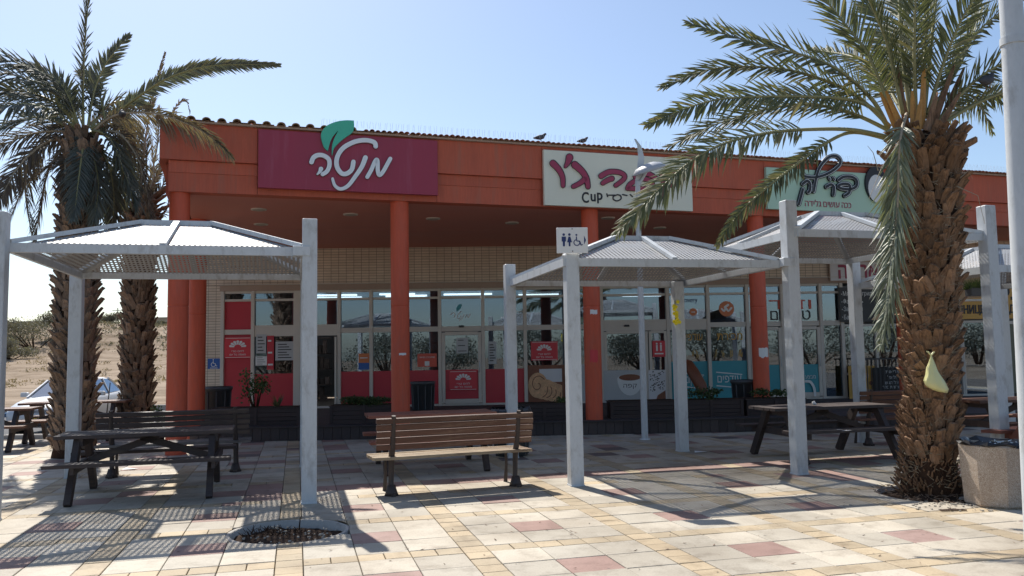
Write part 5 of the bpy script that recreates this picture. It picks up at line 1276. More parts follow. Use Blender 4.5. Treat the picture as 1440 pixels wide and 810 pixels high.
def bootmesh(mat, k, long=1.0):
    """cut leaf base: a thick fibrous plate, wide at the foot, sawn off blunt, jutting out at the top"""
    rr = random.Random(k); j = lambda a: rr.uniform(-a, a); mb = MB()
    w0, w1, w2 = .058 + j(.012), .052 + j(.014), .042 + j(.014); L = .205 + j(.03); o1 = .028 + j(.006); o2 = .075 + j(.022); th = .020 + j(.005); sk = j(.025)
    f = [(-w0, 0, -.03), (0, .022, -.03), (w0, 0, -.03), (-w1 + sk * .4, o1 - .012, L * .5), (sk * .4, o1 + .014, L * .5), (w1 + sk * .4, o1 - .012, L * .5),
         (-w2 + sk, o2 - .01, L + j(.015)), (sk + j(.01), o2 + .006, L + .012 + j(.02)), (w2 + sk, o2 - .01, L + j(.015))]
    b = [(x * .9, y - th * (1.0 if z > .1 else 2), z + (.006 if z > .1 else 0)) for x, y, z in f[3:]]
    mb.add(f + b, [(0, 1, 4, 3), (1, 2, 5, 4), (3, 4, 7, 6), (4, 5, 8, 7), (6, 7, 13, 12), (7, 8, 14, 13), (0, 3, 9), (3, 6, 12, 9), (2, 11, 5), (5, 11, 14, 8), (9, 12, 13, 10), (10, 13, 14, 11)])
    return mb.mesh('leaf_base', [mat])
def trunk(t, path, radii, bm='bark', core='core_bark', rowh=.10, per=13, cap_ind=300, topfl=0, seed=0, bs=1.0, z0=.35, flare=True):
    """core plus spiral of cut leaf bases, each a part; path = list of local points"""
    mb = MB(); N = 26; vs = []; P = [Vector(p) for p in path]; rings = 46; H = P[-1].z
    def at(z):
        for i in range(len(P) - 1):
            if P[i + 1].z >= z or i == len(P) - 2:
                f = (z - P[i].z) / (P[i + 1].z - P[i].z); return P[i].lerp(P[i + 1], f), radii[i] + (radii[i + 1] - radii[i]) * f
    for j in range(rings + 1):
        z = H * j / rings; c, r = at(z)
        for k in range(N):
            a = 2 * math.pi * k / N; rr_ = r * (.96 + .12 * noise.noise(Vector((math.cos(a) * 3, math.sin(a) * 3, z * 5 + seed))))
            vs.append((c.x + rr_ * math.cos(a), c.y + rr_ * math.sin(a), z))
    vs.append((P[-1].x, P[-1].y, H + .05))
    fs = [(j * N + k, j * N + (k + 1) % N, (j + 1) * N + (k + 1) % N, (j + 1) * N + k) for j in range(rings) for k in range(N)] + [(rings * N + k, rings * N + (k + 1) % N, len(vs) - 1) for k in range(N)]
    mb.add(vs, fs, 0, True); tr = mb.build('trunk', core, t)
    rr = random.Random(seed); bms = [bootmesh(bm, seed * 10 + k) for k in range(9)]; lst = []
    z = z0; row = 0
    while z < H - .05:
        c, r = at(z)
        for k in range(per):
            a = 2 * math.pi * (k + .5 * (row % 2)) / per + rr.uniform(-.12, .12); u = z / H
            if rr.random() < .07: continue
            tilt = -(.02 + rr.uniform(-.10, .30) + topfl * max(0, u - .72) * 3.2); s = bs * rr.uniform(.72, 1.28) * (1 + .35 * max(0, u - .8) * 5 * (topfl > 0) * .4)
            zz = z + rr.uniform(-.045, .045)
            lst.append((Vector((c.x + r * .97 * math.cos(a), c.y + r * .97 * math.sin(a), zz)), a, tilt, s, (1 + topfl * .55 * max(0, u - .72) * 3.5)))
        z += rowh * (1 + .1 * rr.uniform(-1, 1)); row += 1
    vd = Vector((-t.location.x, -t.location.y, 0)).normalized()
    lst.sort(key=lambda e: -(Vector((math.cos(e[1]), math.sin(e[1]), 0)).dot(vd)))
    rest_ = MB()
    for i, (p, a, tilt, s, lz_) in enumerate(lst):
        me = bms[rr.randrange(9)]; rot = Matrix.Rotation(a - math.pi / 2, 4, 'Z') @ Matrix.Rotation(tilt, 4, 'X') @ Matrix.Rotation(rr.gauss(0, .20), 4, 'Y')
        m4 = Matrix.Translation(p) @ rot @ Matrix.Diagonal((s, s, s * lz_, 1))
        if i < cap_ind:
            o = bpy.data.objects.new('leaf_base', me); COL.objects.link(o); o.parent = tr; o.matrix_local = m4
        else:
            rest_.add([m4 @ v.co for v in me.vertices], [tuple(pp.vertices) for pp in me.polygons])
    if rest_.v: tag(rest_.build('leaf_base', bm, tr), kind='stuff')
    # loose fibre between the leaf bases
    fb = MB()
    for k in range(3000):
        z = rr.uniform(.1, H); c, r = at(z); a = rr.uniform(0, 6.283); p = Vector((c.x + (r + .03) * math.cos(a), c.y + (r + .03) * math.sin(a), z)); tn = Vector((-math.sin(a), math.cos(a), 0))
        q_ = p + tn * rr.uniform(-.12, .12) + Vector((math.cos(a), math.sin(a), 0)) * rr.uniform(0, .05) + Vector((0, 0, rr.uniform(-.05, .12)))
        s_ = Vector((0, 0, rr.uniform(.0025, .006))); fb.add([p - s_, p + s_, q_], [(0, 1, 2)])
    tag(fb.build('fibre', 'leaf_dry' if bm == 'bark' else 'leaf_brown', tr), kind='stuff')
    return tr
# --- big palm, right foreground
BY = 9.2
bt = thing('palm_tree', 'big date palm with thick rough trunk and yellow bag in the right foreground', 'palm tree', (BPIT.x, BPIT.y, 0), 0, 'date palms')
def bp(px, py, dy=0): p = atY(px, py, BY + dy); return (p.x - BPIT.x, p.y - BPIT.y, p.z)
pth = []
for x, y in ((1307, 690), (1308, 640), (1309, 600), (1309, 500), (1308, 400), (1306, 300), (1303, 210), (1300, 188)): pth.append(bp(x, y))
pth[0] = (pth[0][0], pth[0][1], 0)
tr = trunk(bt, pth, [.32, .245, .228, .24, .27, .305, .305, .18], per=16, rowh=.080, topfl=.45, seed=1, z0=.42, bs=.86)
mb = MB(); rr = random.Random(9)
for k in range(520):   # root stubs and shaggy foot
    a = rr.uniform(0, 6.283); z = rr.uniform(.02, .95); r = .265 + .10 * max(0, (.35 - z) / .35); p = Vector((pth[0][0] + r * math.cos(a), r * math.sin(a), z)); o_ = Vector((math.cos(a), math.sin(a), 0))
    mb.tube([p - o_ * .03, p + o_ * rr.uniform(.01, .035) + Vector((rr.uniform(-.02, .02), 0, rr.uniform(.03, .09)))], [.014, .006], 4, 0, True, False)
mb.build('root_stubs', 'bark', tr)['kind'] = 'stuff'
BFR = [([(1247, 175), (1222, 135), (1162, 89), (1061, 60), (968, 32)], -.9, .42, 62, .12), ([(1252, 178), (1202, 133), (1142, 107), (1081, 95), (1001, 97), (930, 123)], -.3, .36, 70, .15),
       ([(1250, 180), (1222, 149), (1162, 137), (1041, 137), (981, 147), (908, 176)], -1.2, .40, 60, .15), ([(1255, 186), (1202, 161), (1142, 147), (1081, 153), (1001, 177), (940, 207)], .4, .38, 60, .15),
       ([(1258, 195), (1202, 183), (1142, 182), (1081, 187), (1021, 201), (973, 226), (925, 268), (868, 328)], -1.5, .42, 58, .2), ([(1258, 198), (1202, 186), (1162, 201), (1122, 230), (1081, 262), (1041, 298), (1008, 345)], -.8, .25, 65, .2),
       ([(1258, 170), (1222, 80), (1190, 36), (1150, -12), (1100, -60)], .5, .44, 60, .1), ([(1270, 160), (1247, 60), (1218, -10), (1180, -90)], -.5, .46, 50, .1), ([(1280, 160), (1267, 60), (1262, -20), (1240, -110)], .6, .46, 50, .1),
       ([(1288, 160), (1286, 60), (1290, -40), (1300, -120)], -.5, .44, 40, .1), ([(1300, 160), (1310, 60), (1322, -30), (1350, -110)], .3, .44, 60, .1), ([(1305, 160), (1330, 80), (1362, 10), (1410, -50)], -.4, .42, 60, .1),
       ([(1312, 165), (1343, 90), (1385, 35), (1440, -5)], .5, .40, 60, .1), ([(1318, 172), (1363, 121), (1411, 89), (1470, 75)], 0, .38, 60, .15), ([(1320, 180), (1340, 165), (1375, 145), (1415, 129), (1470, 116), (1530, 120)], .2, .34, 60, .15),
       ([(1315, 180), (1340, 140), (1362, 133), (1379, 150), (1397, 187)], .9, .26, 60, .25), ([(1278, 165), (1255, 90), (1235, 30), (1195, -30)], 1.3, .42, 50, .1), ([(1295, 165), (1300, 80), (1305, 0), (1310, -80)], 1.4, .42, 45, .1),
       ([(1302, 165), (1345, 100), (1370, 40), (1385, -30)], 1.5, .42, 50, .1), ([(1285, 165), (1275, 90), (1275, 20), (1270, -60)], 1.6, .40, 55, .1), ([(1310, 175), (1360, 150), (1420, 130), (1480, 160)], 1.8, .36, 50, .2), ([(1275, 170), (1240, 110), (1200, 80), (1140, 70)], 2.2, .40, 50, .2)]
for i, (pp, dy, lf, rl, sg) in enumerate(BFR):
    n = len(pp); pts = [bp(x, y, dy * (k / (n - 1)) ** 1.2) for k, (x, y) in enumerate(pp)]
    frond(bt, pts, lf, .031, rl, sg, seed=i, r0=.026, bare=.13 if i not in (4, 5, 14) else .30, lw_=.015, spread=.30)
n = 8; pts = [bp(x, y, -.42 - .04 * k) for k, (x, y) in enumerate([(1272, 165), (1268, 185), (1264, 220), (1262, 290), (1257, 350), (1250, 420), (1240, 484)])]
pts[0] = bp(1275, 160, -.1); frond(bt, pts, .42, .017, 8, .2, 'leaf_pale', 'rachis_dry', seed=50, bare=.14, lw_=.015, spread=.5, an0=36)
for i, (x0, y0, x1, y1, dy) in enumerate([(1268, 180, 1246, 128, -.15), (1285, 180, 1283, 128, -.2), (1296, 182, 1300, 90, -.15), (1310, 182, 1342, 92, -.1), (1318, 185, 1356, 95, .05), (1262, 182, 1238, 130, -.1), (1275, 182, 1262, 92, 0), (1290, 182, 1295, 140, -.25), (1303, 184, 1318, 130, -.2), (1316, 188, 1350, 130, -.15)]):
    a, b = Vector(bp(x0, y0, dy)), Vector(bp(x1, y1, dy)); mb = MB(); d = (b - a); sd = d.cross(Vector((0, 1, 0))).normalized()
    vs = []
    for u, w in ((0, .045), (.35, .036), (.8, .026), (1, .012)): c = a + d * u; vs += [c - sd * w, c + Vector((0, -.022, 0)), c + sd * w, c + Vector((0, .01, 0))]
    mb.add(vs, [(4 * i_ + k, 4 * i_ + (k + 1) % 4, 4 * i_ + 4 + (k + 1) % 4, 4 * i_ + 4 + k) for i_ in range(3) for k in range(4)] + [(12, 13, 14, 15)]); mb.build('leaf_stalk', 'rachis_orange' if i in (0, 1, 2, 5, 7) else 'bark', bt)
for i, pp in enumerate([[(1235, 240), (1228, 215), (1220, 205)], [(1345, 262), (1375, 275), (1385, 315)], [(1270, 190), (1240, 235), (1222, 280)], [(1350, 250), (1362, 240), (1368, 252)]]):
    MB().tube([bp(x, y, -.3) for x, y in pp], [.006, .004, .002], 4).build('dry_stalk', 'rachis_dry', bt)
# mound and litter at the foot
pt = thing('tree_pit', 'litter strewn tree pit of dark soil around the big palm', 'tree pit', (BPIT.x, BPIT.y, 0))
soil_disc(BPIT, BPIT_R - .01, -.07, .05, .22, 5).build('soil', 'soil', pt)
MB().lathe([(BPIT_R + .002, -.095), (BPIT_R - .002, -.004), (BPIT_R - .03, -.004), (BPIT_R - .035, -.12)], 48).build('stone_ring', 'kerb_stone', pt)
mb = MB()
for k in range(300):
    a = rr.uniform(0, 6.283); r = rr.uniform(.3, .66); p = Vector((r * math.cos(a), r * math.sin(a), .008 + max(0, (.62 - r)) * .1)); an = rr.uniform(0, 3.1); l = rr.uniform(.02, .10)
    mb.tube([p, p + Vector((math.cos(an) * l, math.sin(an) * l, rr.uniform(0, .02)))], [.004, .002], 4)
tag(mb.build('twigs', 'bark_grey', pt), kind='stuff')
mb = MB()
for k in range(170):
    p = Vector((rr.gauss(.15, .45), rr.gauss(-.72, .14), .008)); s = rr.uniform(.005, .022)
    mb.box(p, (s * 1.6, s, s * .5), 0, Matrix.Rotation(rr.uniform(0, 3), 3, 'Z'))
tag(mb.build('crumbs', 'stone_litter', pt), kind='stuff')
q = ground(1355, 702); t = thing('broken_stone', 'pale broken stone lying between the big palm and the concrete bin', 'stone', (q.x, q.y, 0)); 
bm = bmesh.new(); bmesh.ops.create_icosphere(bm, subdivisions=2, radius=.045)
for v in bm.verts: v.co *= 1 + .3 * noise.noise(v.co * 20); v.co.z = abs(v.co.z) * .7
me = bpy.data.meshes.new('stone'); bm.to_mesh(me); bm.free(); me.materials.append(MATS['kerb_stone']); inst('stone', me, t, (0, 0, 0))
q = ground(1340, 719); t = thing('wood_stick', 'short dark stick lying on the tiles below the concrete bin', 'stick', (q.x, q.y, .008)); MB().tube([(-.12, 0, .004), (0, .01, .006), (.13, -.01, .004)], [.010, .012, .008], 6).build('stick', 'bark_grey', t)
# yellow bag tied to the trunk
c_ = Vector(bp(1311, 525, -.40)) + Vector((BPIT.x, BPIT.y, 0)); t = thing('plastic_bag', 'pale yellow plastic bag tied to the big palm trunk', 'bag', (c_.x, c_.y, c_.z))
mb = MB(); N = 20; vs = []; prof = [(.006, .20), (.010, .17), (.025, .12), (.052, .04), (.085, -.05), (.112, -.12), (.10, -.165), (.03, -.18)]
for j, (r, z) in enumerate(prof):
    for k in range(N):
        a = 2 * math.pi * k / N; rj = r * (1 + .16 * math.sin(3 * a + j * .35) + .10 * math.sin(7 * a + j * .2)); vs.append((rj * math.cos(a) * 1.05 + (.02 if z < 0 else 0), rj * .55 * math.sin(a), z - .45 * r * math.cos(a) * (z < .05)))
mb.add(vs, [(j * N + k, j * N + (k + 1) % N, (j + 1) * N + (k + 1) % N, (j + 1) * N + k) for j in range(len(prof) - 1) for k in range(N)] + [tuple(range(7 * N, 8 * N))], 0, True); mb.build('bag_body', 'bag_yellow', t)
MB().tube([(0, 0, .19), (-.03, 0, .225), (-.045, .01, .235)], [.008, .010, .004], 6).tube([(0, 0, .19), (.025, 0, .22), (.045, .01, .225)], [.008, .010, .004], 6).build('tied_handle', 'bag_yellow', t)
# --- left palms
def leftpalm(label, base, Yd, cl, radii, fr, bm, seed, **kw):
    t = thing('palm_tree', label, 'palm tree', (base.x, base.y, 0), 0, 'date palms')
    L_ = lambda px, py, dy=0: (lambda p: (p.x - base.x, p.y - base.y, p.z))(atY(px, py, Yd + dy))
    pth = [L_(x, y) for x, y in cl]; pth[0] = (pth[0][0], pth[0][1], 0)
    trunk(t, pth, radii, bm, seed=seed, **kw)
    for i, (pp, dy, lf, rl, sg, mt, th) in enumerate(fr):
        n = len(pp); pts = [L_(x, y, dy * (k / (n - 1)) ** 1.2) for k, (x, y) in enumerate(pp)]
        dry = mt in ('leaf_dry', 'leaf_brown')
        frond(t, pts, lf, .027, rl, sg, mt, 'rachis_dry' if dry else 'rachis', .028, .10 if not dry else .05, seed * 100 + i, .019 if not dry else .014, .35, th)
    return t
G_, D_, B_ = 'leaf_palm_dark', 'leaf_dry', 'leaf_brown'
b1 = ground(104, 642)
FR1 = [([(111, 178), (88, 122), (45, 96), (0, 83), (-45, 82)], -.8, .50, 60, .2, G_, 1), ([(110, 180), (84, 132), (40, 112), (0, 103), (-50, 108)], -1.2, .52, 55, .25, G_, 1), ([(108, 180), (78, 145), (30, 128), (-30, 128)], -.3, .52, 60, .3, G_, 1),
       ([(108, 182), (72, 155), (30, 146), (-30, 156)], -1.5, .52, 50, .3, G_, 1), ([(106, 184), (62, 166), (20, 172), (-25, 200)], .3, .48, 55, .35, G_, 1), ([(104, 186), (66, 185), (30, 193), (-10, 212)], -.6, .46, 60, .35, B_, 1),
       ([(100, 188), (58, 205), (22, 240), (-4, 290)], -1.0, .44, 55, .4, B_, 1), ([(98, 190), (52, 208), (36, 250), (40, 305), (50, 348)], -.5, .36, 60, .5, B_, .8), ([(96, 195), (68, 240), (58, 290), (48, 345)], .4, .36, 55, .5, B_, .9),
       ([(92, 215), (62, 238), (35, 262), (12, 312)], .8, .34, 60, .4, B_, .8), ([(117, 180), (117, 115), (120, 50), (128, -30)], -.2, .34, 85, .05, G_, 1), ([(124, 180), (132, 130), (150, 88), (181, 50)], .3, .36, 80, .1, G_, .9),
       ([(150, 178), (142, 140), (128, 112), (110, 100)], .6, .34, 60, .1, G_, .8), ([(128, 182), (168, 155), (200, 132), (240, 108), (300, 92), (392, 91)], -.6, .30, 75, .15, G_, 1), ([(132, 184), (160, 163), (205, 158), (245, 167), (290, 188), (327, 222)], -1.0, .40, 65, .6, D_, 1),
       ([(118, 182), (117, 205), (111, 250), (104, 308)], -.9, .42, 12, .3, G_, 1), ([(122, 184), (130, 215), (138, 262), (132, 312)], -.6, .44, 15, .4, G_, 1), ([(130, 184), (152, 192), (172, 235), (192, 295)], -.9, .5, 25, .4, G_, 1),
       ([(134, 184), (168, 188), (195, 225), (207, 275), (212, 330)], -.5, .40, 60, .4, B_, 1), ([(130, 190), (152, 230), (160, 275), (158, 320)], .4, .45, 20, .4, G_, 1), ([(112, 188), (95, 215), (92, 255), (100, 300)], -.8, .42, 20, .4, B_, .9),
       ([(128, 180), (150, 150), (175, 142), (210, 150)], 1.0, .40, 50, .3, G_, 1), ([(118, 178), (105, 150), (80, 120), (40, 90)], 1.5, .45, 55, .3, G_, 1), ([(122, 178), (150, 160), (172, 172), (190, 215)], 1.2, .42, 55, .4, B_, 1),
       ([(110, 185), (80, 175), (60, 200), (52, 250)], 1.0, .42, 55, .4, B_, 1), ([(126, 186), (165, 200), (172, 260), (158, 300)], .8, .45, 20, .4, G_, 1), ([(120, 186), (124, 240), (130, 330), (128, 400)], -.45, .16, 60, .5, B_, .7)]
leftpalm('tall date palm at the left with drooping grey green crown behind the pergola', b1, b1.y, [(104, 642), (104, 600), (106, 500), (109, 400), (112, 300), (116, 215), (118, 188)], [.34, .29, .28, .285, .29, .29, .16], FR1, 'bark_grey', 2, per=12, rowh=.12, bs=1.05, z0=.15)
b2 = ground(192, 610)
FR2 = [([(197, 285), (201, 230), (212, 150), (232, 74)], 0, .20, 80, .05, B_, .9), ([(199, 285), (206, 240), (203, 195), (188, 168)], .3, .34, 60, .1, B_, .9), ([(204, 288), (226, 235), (240, 175), (250, 146), (262, 142), (267, 160)], -.2, .16, 60, .1, B_, .7),
       ([(200, 286), (214, 240), (222, 200), (224, 150)], .5, .34, 60, .1, D_, .8), ([(194, 286), (180, 240), (176, 195), (168, 160)], .4, .38, 60, .1, G_, .9), ([(206, 290), (228, 262), (236, 236)], -.3, .24, 60, .1, B_, .7), ([(192, 288), (168, 258), (158, 262), (150, 310)], -.4, .34, 60, .4, B_, 1),
       ([(208, 290), (226, 302), (236, 290), (238, 262)], .2, .14, 60, .3, B_, .6), ([(200, 285), (198, 240), (190, 200), (175, 150)], .8, .4, 60, .1, G_, .9), ([(203, 285), (216, 250), (214, 215), (208, 180)], -.5, .30, 60, .1, D_, .9), ([(198, 286), (186, 255), (172, 235), (155, 235)], 0, .36, 55, .3, B_, .9),
       ([(205, 288), (215, 262), (228, 225), (238, 205)], .6, .28, 60, .2, D_, .8)]
leftpalm('slimmer half dead date palm standing beside the end column of the shops', b2, b2.y, [(192, 612), (192, 560), (194, 460), (196, 380), (198, 300), (199, 280)], [.33, .29, .285, .28, .27, .20], FR2, 'bark_grey', 3, per=12, rowh=.12, topfl=.9, bs=1.05, z0=.1)
# ================================================================== CAR
def sedan(label, loc, yaw):
    t = thing('parked_car', label, 'car', loc, yaw)
    # stations along x (front at +x): x, half width low, half width mid, sill z, belt z, mid z
    ST = [(2.22, .52, .60, .28, .56, .45), (2.16, .66, .74, .24, .66, .48), (1.95, .76, .82, .20, .74, .50), (1.55, .80, .86, .19, .83, .52), (1.05, .82, .875, .18, .90, .55), (.60, .82, .88, .18, .95, .56), (0, .82, .885, .18, .96, .57), (-.80, .82, .88, .18, .98, .58), (-1.35, .81, .87, .19, 1.0, .60), (-1.8, .78, .84, .22, 1.01, .60), (-2.15, .70, .76, .28, .96, .58), (-2.24, .60, .66, .34, .80, .55)]
    sec = lambda x, wl, wm, zs, zb, zm: [(x, -wl, zs), (x, -wm, zm), (x, -wm * .985, zb - .08), (x, -wm * .90, zb), (x, -wm * .5, zb + .035), (x, 0, zb + .045), (x, wm * .5, zb + .035), (x, wm * .90, zb), (x, wm * .985, zb - .08), (x, wm, zm), (x, wl, zs)]
    mb = MB(); vs = []; n = 11
    for s in ST: vs += sec(*s)
    mb.add(vs, [(i * n + k, i * n + k + 1, i * n + n + k + 1, i * n + n + k) for i in range(len(ST) - 1) for k in range(n - 1)] + [tuple(range(n)), tuple(range((len(ST) - 1) * n, len(ST) * n)), tuple(i * n for i in range(len(ST))) + tuple(i * n + n - 1 for i in range(len(ST) - 1, -1, -1))], 0, True)
    body = mb.build('body', 'car_silver', t)
    # cabin: windscreen base, roof front, roof rear, rear window base
    W = [(.98, .74, .93), (.22, .60, 1.36), (-.75, .60, 1.39), (-1.45, .70, 1.02)]
    roof = MB(); r = [(.22, .60, 1.36), (-.25, .61, 1.40), (-.75, .60, 1.39)]
    vs = []
    for x, w, z in r: vs += [(x, -w, z - .03), (x, -w * .8, z), (x, 0, z + .03), (x, w * .8, z), (x, w, z - .03)]
    vs += [(v[0], v[1], v[2] - .035) for v in vs]
    roof.add(vs, [(i * 5 + k, i * 5 + k + 1, i * 5 + k + 6, i * 5 + k + 5) for i in range(2) for k in range(4)] + [(i * 5 + k + 15, i * 5 + k + 16, i * 5 + k + 21, i * 5 + k + 20) for i in range(2) for k in range(4)] + [(0, 1, 2, 3, 4, 19, 18, 17, 16, 15), (10, 11, 12, 13, 14, 29, 28, 27, 26, 25), (0, 5, 10, 25, 20, 15), (4, 9, 14, 29, 24, 19)], 0, True)
    roof.build('roof', 'car_silver', t)
    MB().add([(.97, -.72, .94), (.97, .72, .94), (.24, .58, 1.335), (.24, -.58, 1.335)], [(0, 1, 2, 3)]).build('windscreen', 'car_glass', t)
    MB().add([(-1.43, -.68, 1.02), (-1.43, .68, 1.02), (-.76, .57, 1.35), (-.76, -.57, 1.35)], [(0, 1, 2, 3)]).build('rear_window', 'car_glass', t)
    for s in (-1, 1):
        MB().add([(.80, s * .80, .97), (-.28, s * .80, .98), (-.28, s * .605, 1.36), (.20, s * .605, 1.33)], [(0, 1, 2, 3)]).build('side_window', 'car_glass', t)
        MB().add([(-.34, s * .80, .98), (-1.18, s * .79, 1.0), (-.80, s * .605, 1.35), (-.34, s * .605, 1.36)], [(0, 1, 2, 3)]).build('side_window', 'car_glass', t)
        for a, b in (((1.0, s * .77, .93), (.22, s * .60, 1.35)), ((-.31, s * .80, .97), (-.31, s * .605, 1.37)), ((-1.45, s * .74, 1.0), (-.76, s * .60, 1.37))):
            MB().bar(a, b, .05, .05).build('pillar', 'car_silver', t)
        MB().cbox((.70, s * .97, 1.0), (.10, .20, .12), .02).build('wing_mirror', 'car_silver', t)
        MB().prism([(1.93, .62), (2.14, .60), (2.17, .50), (1.98, .50)], s * .60, s * .80, 'y').build('headlight', 'car_glass', t)
        MB().cbox((-.05, s * .885, .80), (.16, .025, .03), .005).build('door_handle', 'car_silver', t)
        for x in (1.38, -1.32):
            w_ = part('wheel', t, (x, s * .76, .31))
            MB().add(*ring_(.31, .20, .20)).build('tyre', 'rubber', w_)
            MB().add(*ring_(.20, .04, .21)).build('rim', 'galvanised', w_)
    MB().cbox((2.235, 0, .44), (.03, .50, .115), .008).build('number_plate', 'plate_yellow', t)
    text_mesh('lettering', '58·413·62', .09, 'print_black', t, (2.253, 0, .44), (R(90), 0, R(90)), ext=.001, width=.42)
    for k in range(3): MB().box((2.20, 0, .58 + k * .035), (.04, .62, .014)).build('grille_slat', 'cast_iron', t)
    MB().box((2.19, 0, .31), (.06, 1.0, .09)).build('air_intake', 'rubber', t)
def ring_(ro, ri, wd, n=24):
    vs = []; fs = []
    for (r, y) in ((ri, -wd / 2), (ro * .95, -wd / 2), (ro, -wd * .38), (ro, wd * .38), (ro * .95, wd / 2), (ri, wd / 2)):
        for k in range(n): a = 2 * math.pi * k / n; vs.append((r * math.cos(a), y, r * math.sin(a)))
    for i in range(6):
        for k in range(n): fs.append((i * n + k, i * n + (k + 1) % n, ((i + 1) % 6) * n + (k + 1) % n, ((i + 1) % 6) * n + k))
    return vs, fs
cp = atY(84, 590, 22.2)
sedan('silver white sedan with yellow number plate facing the plaza behind the left palm', (cp.x, 22.9, -.25), R(-90 + 6))
# ================================================================== DESERT SIDE
def gpt(px, py, Y): p = atY(px, py, Y); return (p.x, Y, terrain_h(p.x, Y) - .05)
SCR = [(48, 112, 9.5, 4.6, 'broad grey green acacia scrub on the bank at the far left'), (15, 104, 6.0, 3.2, 'low grey bush at the left edge of the desert bank'), (80, 118, 5.0, 4.4, 'feathery taller bush beside the far left scrub'), (150, 150, 5, 3.6, 'small grey tree on the ridge between the two left palms'),
       (140, 158, 4, 2.8, 'thin scrub on the ridge left of the power pole'), (220, 155, 3.5, 2.0, 'dark scrub on the ridge beside the end column')]
for i, (px, Y, w_, h_, lb_) in enumerate(SCR):
    c = gpt(px, 480, Y); leafclump('desert_scrub', lb_, 'bush', c, (w_ * .62, w_ * .4, h_ * .72), 6000, 'leaf_scrub', .20, seed=20 + i, flat=.3, stems=9, group='bushes on the desert bank')
rr = random.Random(77); k = 0
pb_ = MB()
for i in range(420):
    Y = rr.uniform(60, 150); px = rr.uniform(-30, 320); p = gpt(px, 500, Y); s = rr.uniform(.2, .8)
    for q in range(16):
        a = Vector((rr.gauss(0, .6) * s, rr.gauss(0, .5) * s, rr.uniform(0, .55) * s)) + Vector(p); d = Vector((rr.gauss(0, 1), rr.gauss(0, 1), rr.gauss(0, 1))).normalized() * s * .4; e = Vector((rr.gauss(0, 1), 0, rr.gauss(0, 1))).normalized() * s * .12
        pb_.add([a - e, a + d, a + e], [(0, 1, 2)])
tag(pb_.build('dry_brush', 'leaf_straw', None), kind='stuff')
pb_ = MB()
for i in range(330):
    Y = rr.uniform(112, 158); px = rr.uniform(-30, 320); p = gpt(px, 500, Y); s = rr.uniform(.3, 1.2)
    for q in range(26):
        a = Vector((rr.gauss(0, .8) * s, rr.gauss(0, .5) * s, rr.uniform(0, .6) * s)) + Vector(p); d = Vector((rr.gauss(0, 1), rr.gauss(0, 1), rr.gauss(0, 1))).normalized() * s * .35; e = Vector((rr.gauss(0, 1), 0, rr.gauss(0, 1))).normalized() * s * .14
        pb_.add([a - e, a + d, a + e], [(0, 1, 2)])
tag(pb_.build('low_scrub', 'leaf_scrub', None), kind='stuff')
# power pole and houses on the ridge
g_ = gpt(165, 455, 175); t = thing('power_pole', 'thin lattice power pole on the ridge between the left palms', 'power pole', g_)
MB().bar((-.25, 0, -1), (-.08, 0, 5.3), .08, .08).bar((.25, 0, -1), (.08, 0, 5.3), .08, .08).build('mast', 'cast_iron', t)
MB().bar((-1.1, 0, 4.8), (1.1, 0, 4.8), .10, .12).build('crossarm', 'cast_iron', t)
for k in range(6): MB().bar((-.22 + .02 * k, 0, k * .8), (.22 - .02 * k, 0, k * .8 + .8), .04, .04).build('lattice_bar', 'cast_iron', t)
g_ = gpt(19, 455, 170); t = thing('power_pole', 'short dark pole on the ridge at the far left edge', 'power pole', g_); MB().bar((0, 0, -1), (0, 0, 2.4), .14, .14).build('mast', 'cast_iron', t); MB().bar((-.5, 0, 2.2), (.5, 0, 2.2), .12, .12).build('crossarm', 'cast_iron', t)
def hut(label, px, Y, w_, h_, d_, dz=0):
    g_ = gpt(px, 455, Y); t = thing('house', label, 'house', (g_[0], g_[1], g_[2] + dz))
    MB().box((0, 0, h_ / 2 - 1), (w_, d_, h_ + 2)).build('wall', 'stucco', t)
    MB().box((0, 0, h_ + .1), (w_ + .8, d_ + .8, .22)).build('roof', 'kerb_stone', t)
    for k in range(3): MB().box((-w_ * .3 + k * w_ * .3, -d_ / 2 - .02, h_ * .55), (.9, .08, .9)).build('window', 'print_black', t)
hut('low beige house on the ridge beside the end column', 231, 165, 7, 2.6, 6)
hut('flat roofed far house behind the scrub at the left', 42, 178, 10, 2.3, 6)
hut('pale far hut on the ridge between the two left palms', 157, 182, 8, 2.0, 5)
# stick leaning at the kerb
a = atY(155, 538, 20.0); b = atY(148, 590, 20.0); t = thing('thin_pole', 'thin dark stick standing beside the parked car', 'pole', (b.x, 20.0, 0)); MB().tube([(0, 0, -.02), (a.x - b.x, 0, a.z)], [.018, .012], 6).build('stick', 'cast_iron', t)
# ================================================================== SMALL THINGS
def bird(label, p, yaw, s=1.0):
    t = thing('pigeon', label, 'bird', p, yaw)
    MB().tube([(-.17 * s, 0, .05 * s), (-.10 * s, 0, .06 * s), (-.02 * s, 0, .075 * s), (.06 * s, 0, .10 * s), (.10 * s, 0, .15 * s), (.125 * s, 0, .165 * s), (.15 * s, 0, .16 * s)], [.012 * s, .035 * s, .058 * s, .05 * s, .030 * s, .026 * s, .006 * s], 10).build('body', 'bird_grey', t)
    for y in (-.02, .02): MB().tube([(.01 * s, y * s, .03 * s), (.02 * s, y * s, -.01)], .005 * s, 4).build('leg', 'rust_brown', t)
for (px, py, lb_, s_) in ((760, 200, 'pigeon on the roof edge near the upper left corner of the cream sign', .9), (820, 207, 'crouching pigeon on the roof edge above the cream sign', .8)):
    p = FASC.px(px, py, .1); q = FASC.w(p[0], .1, 5.82); bird(lb_, q, R(20), s_)
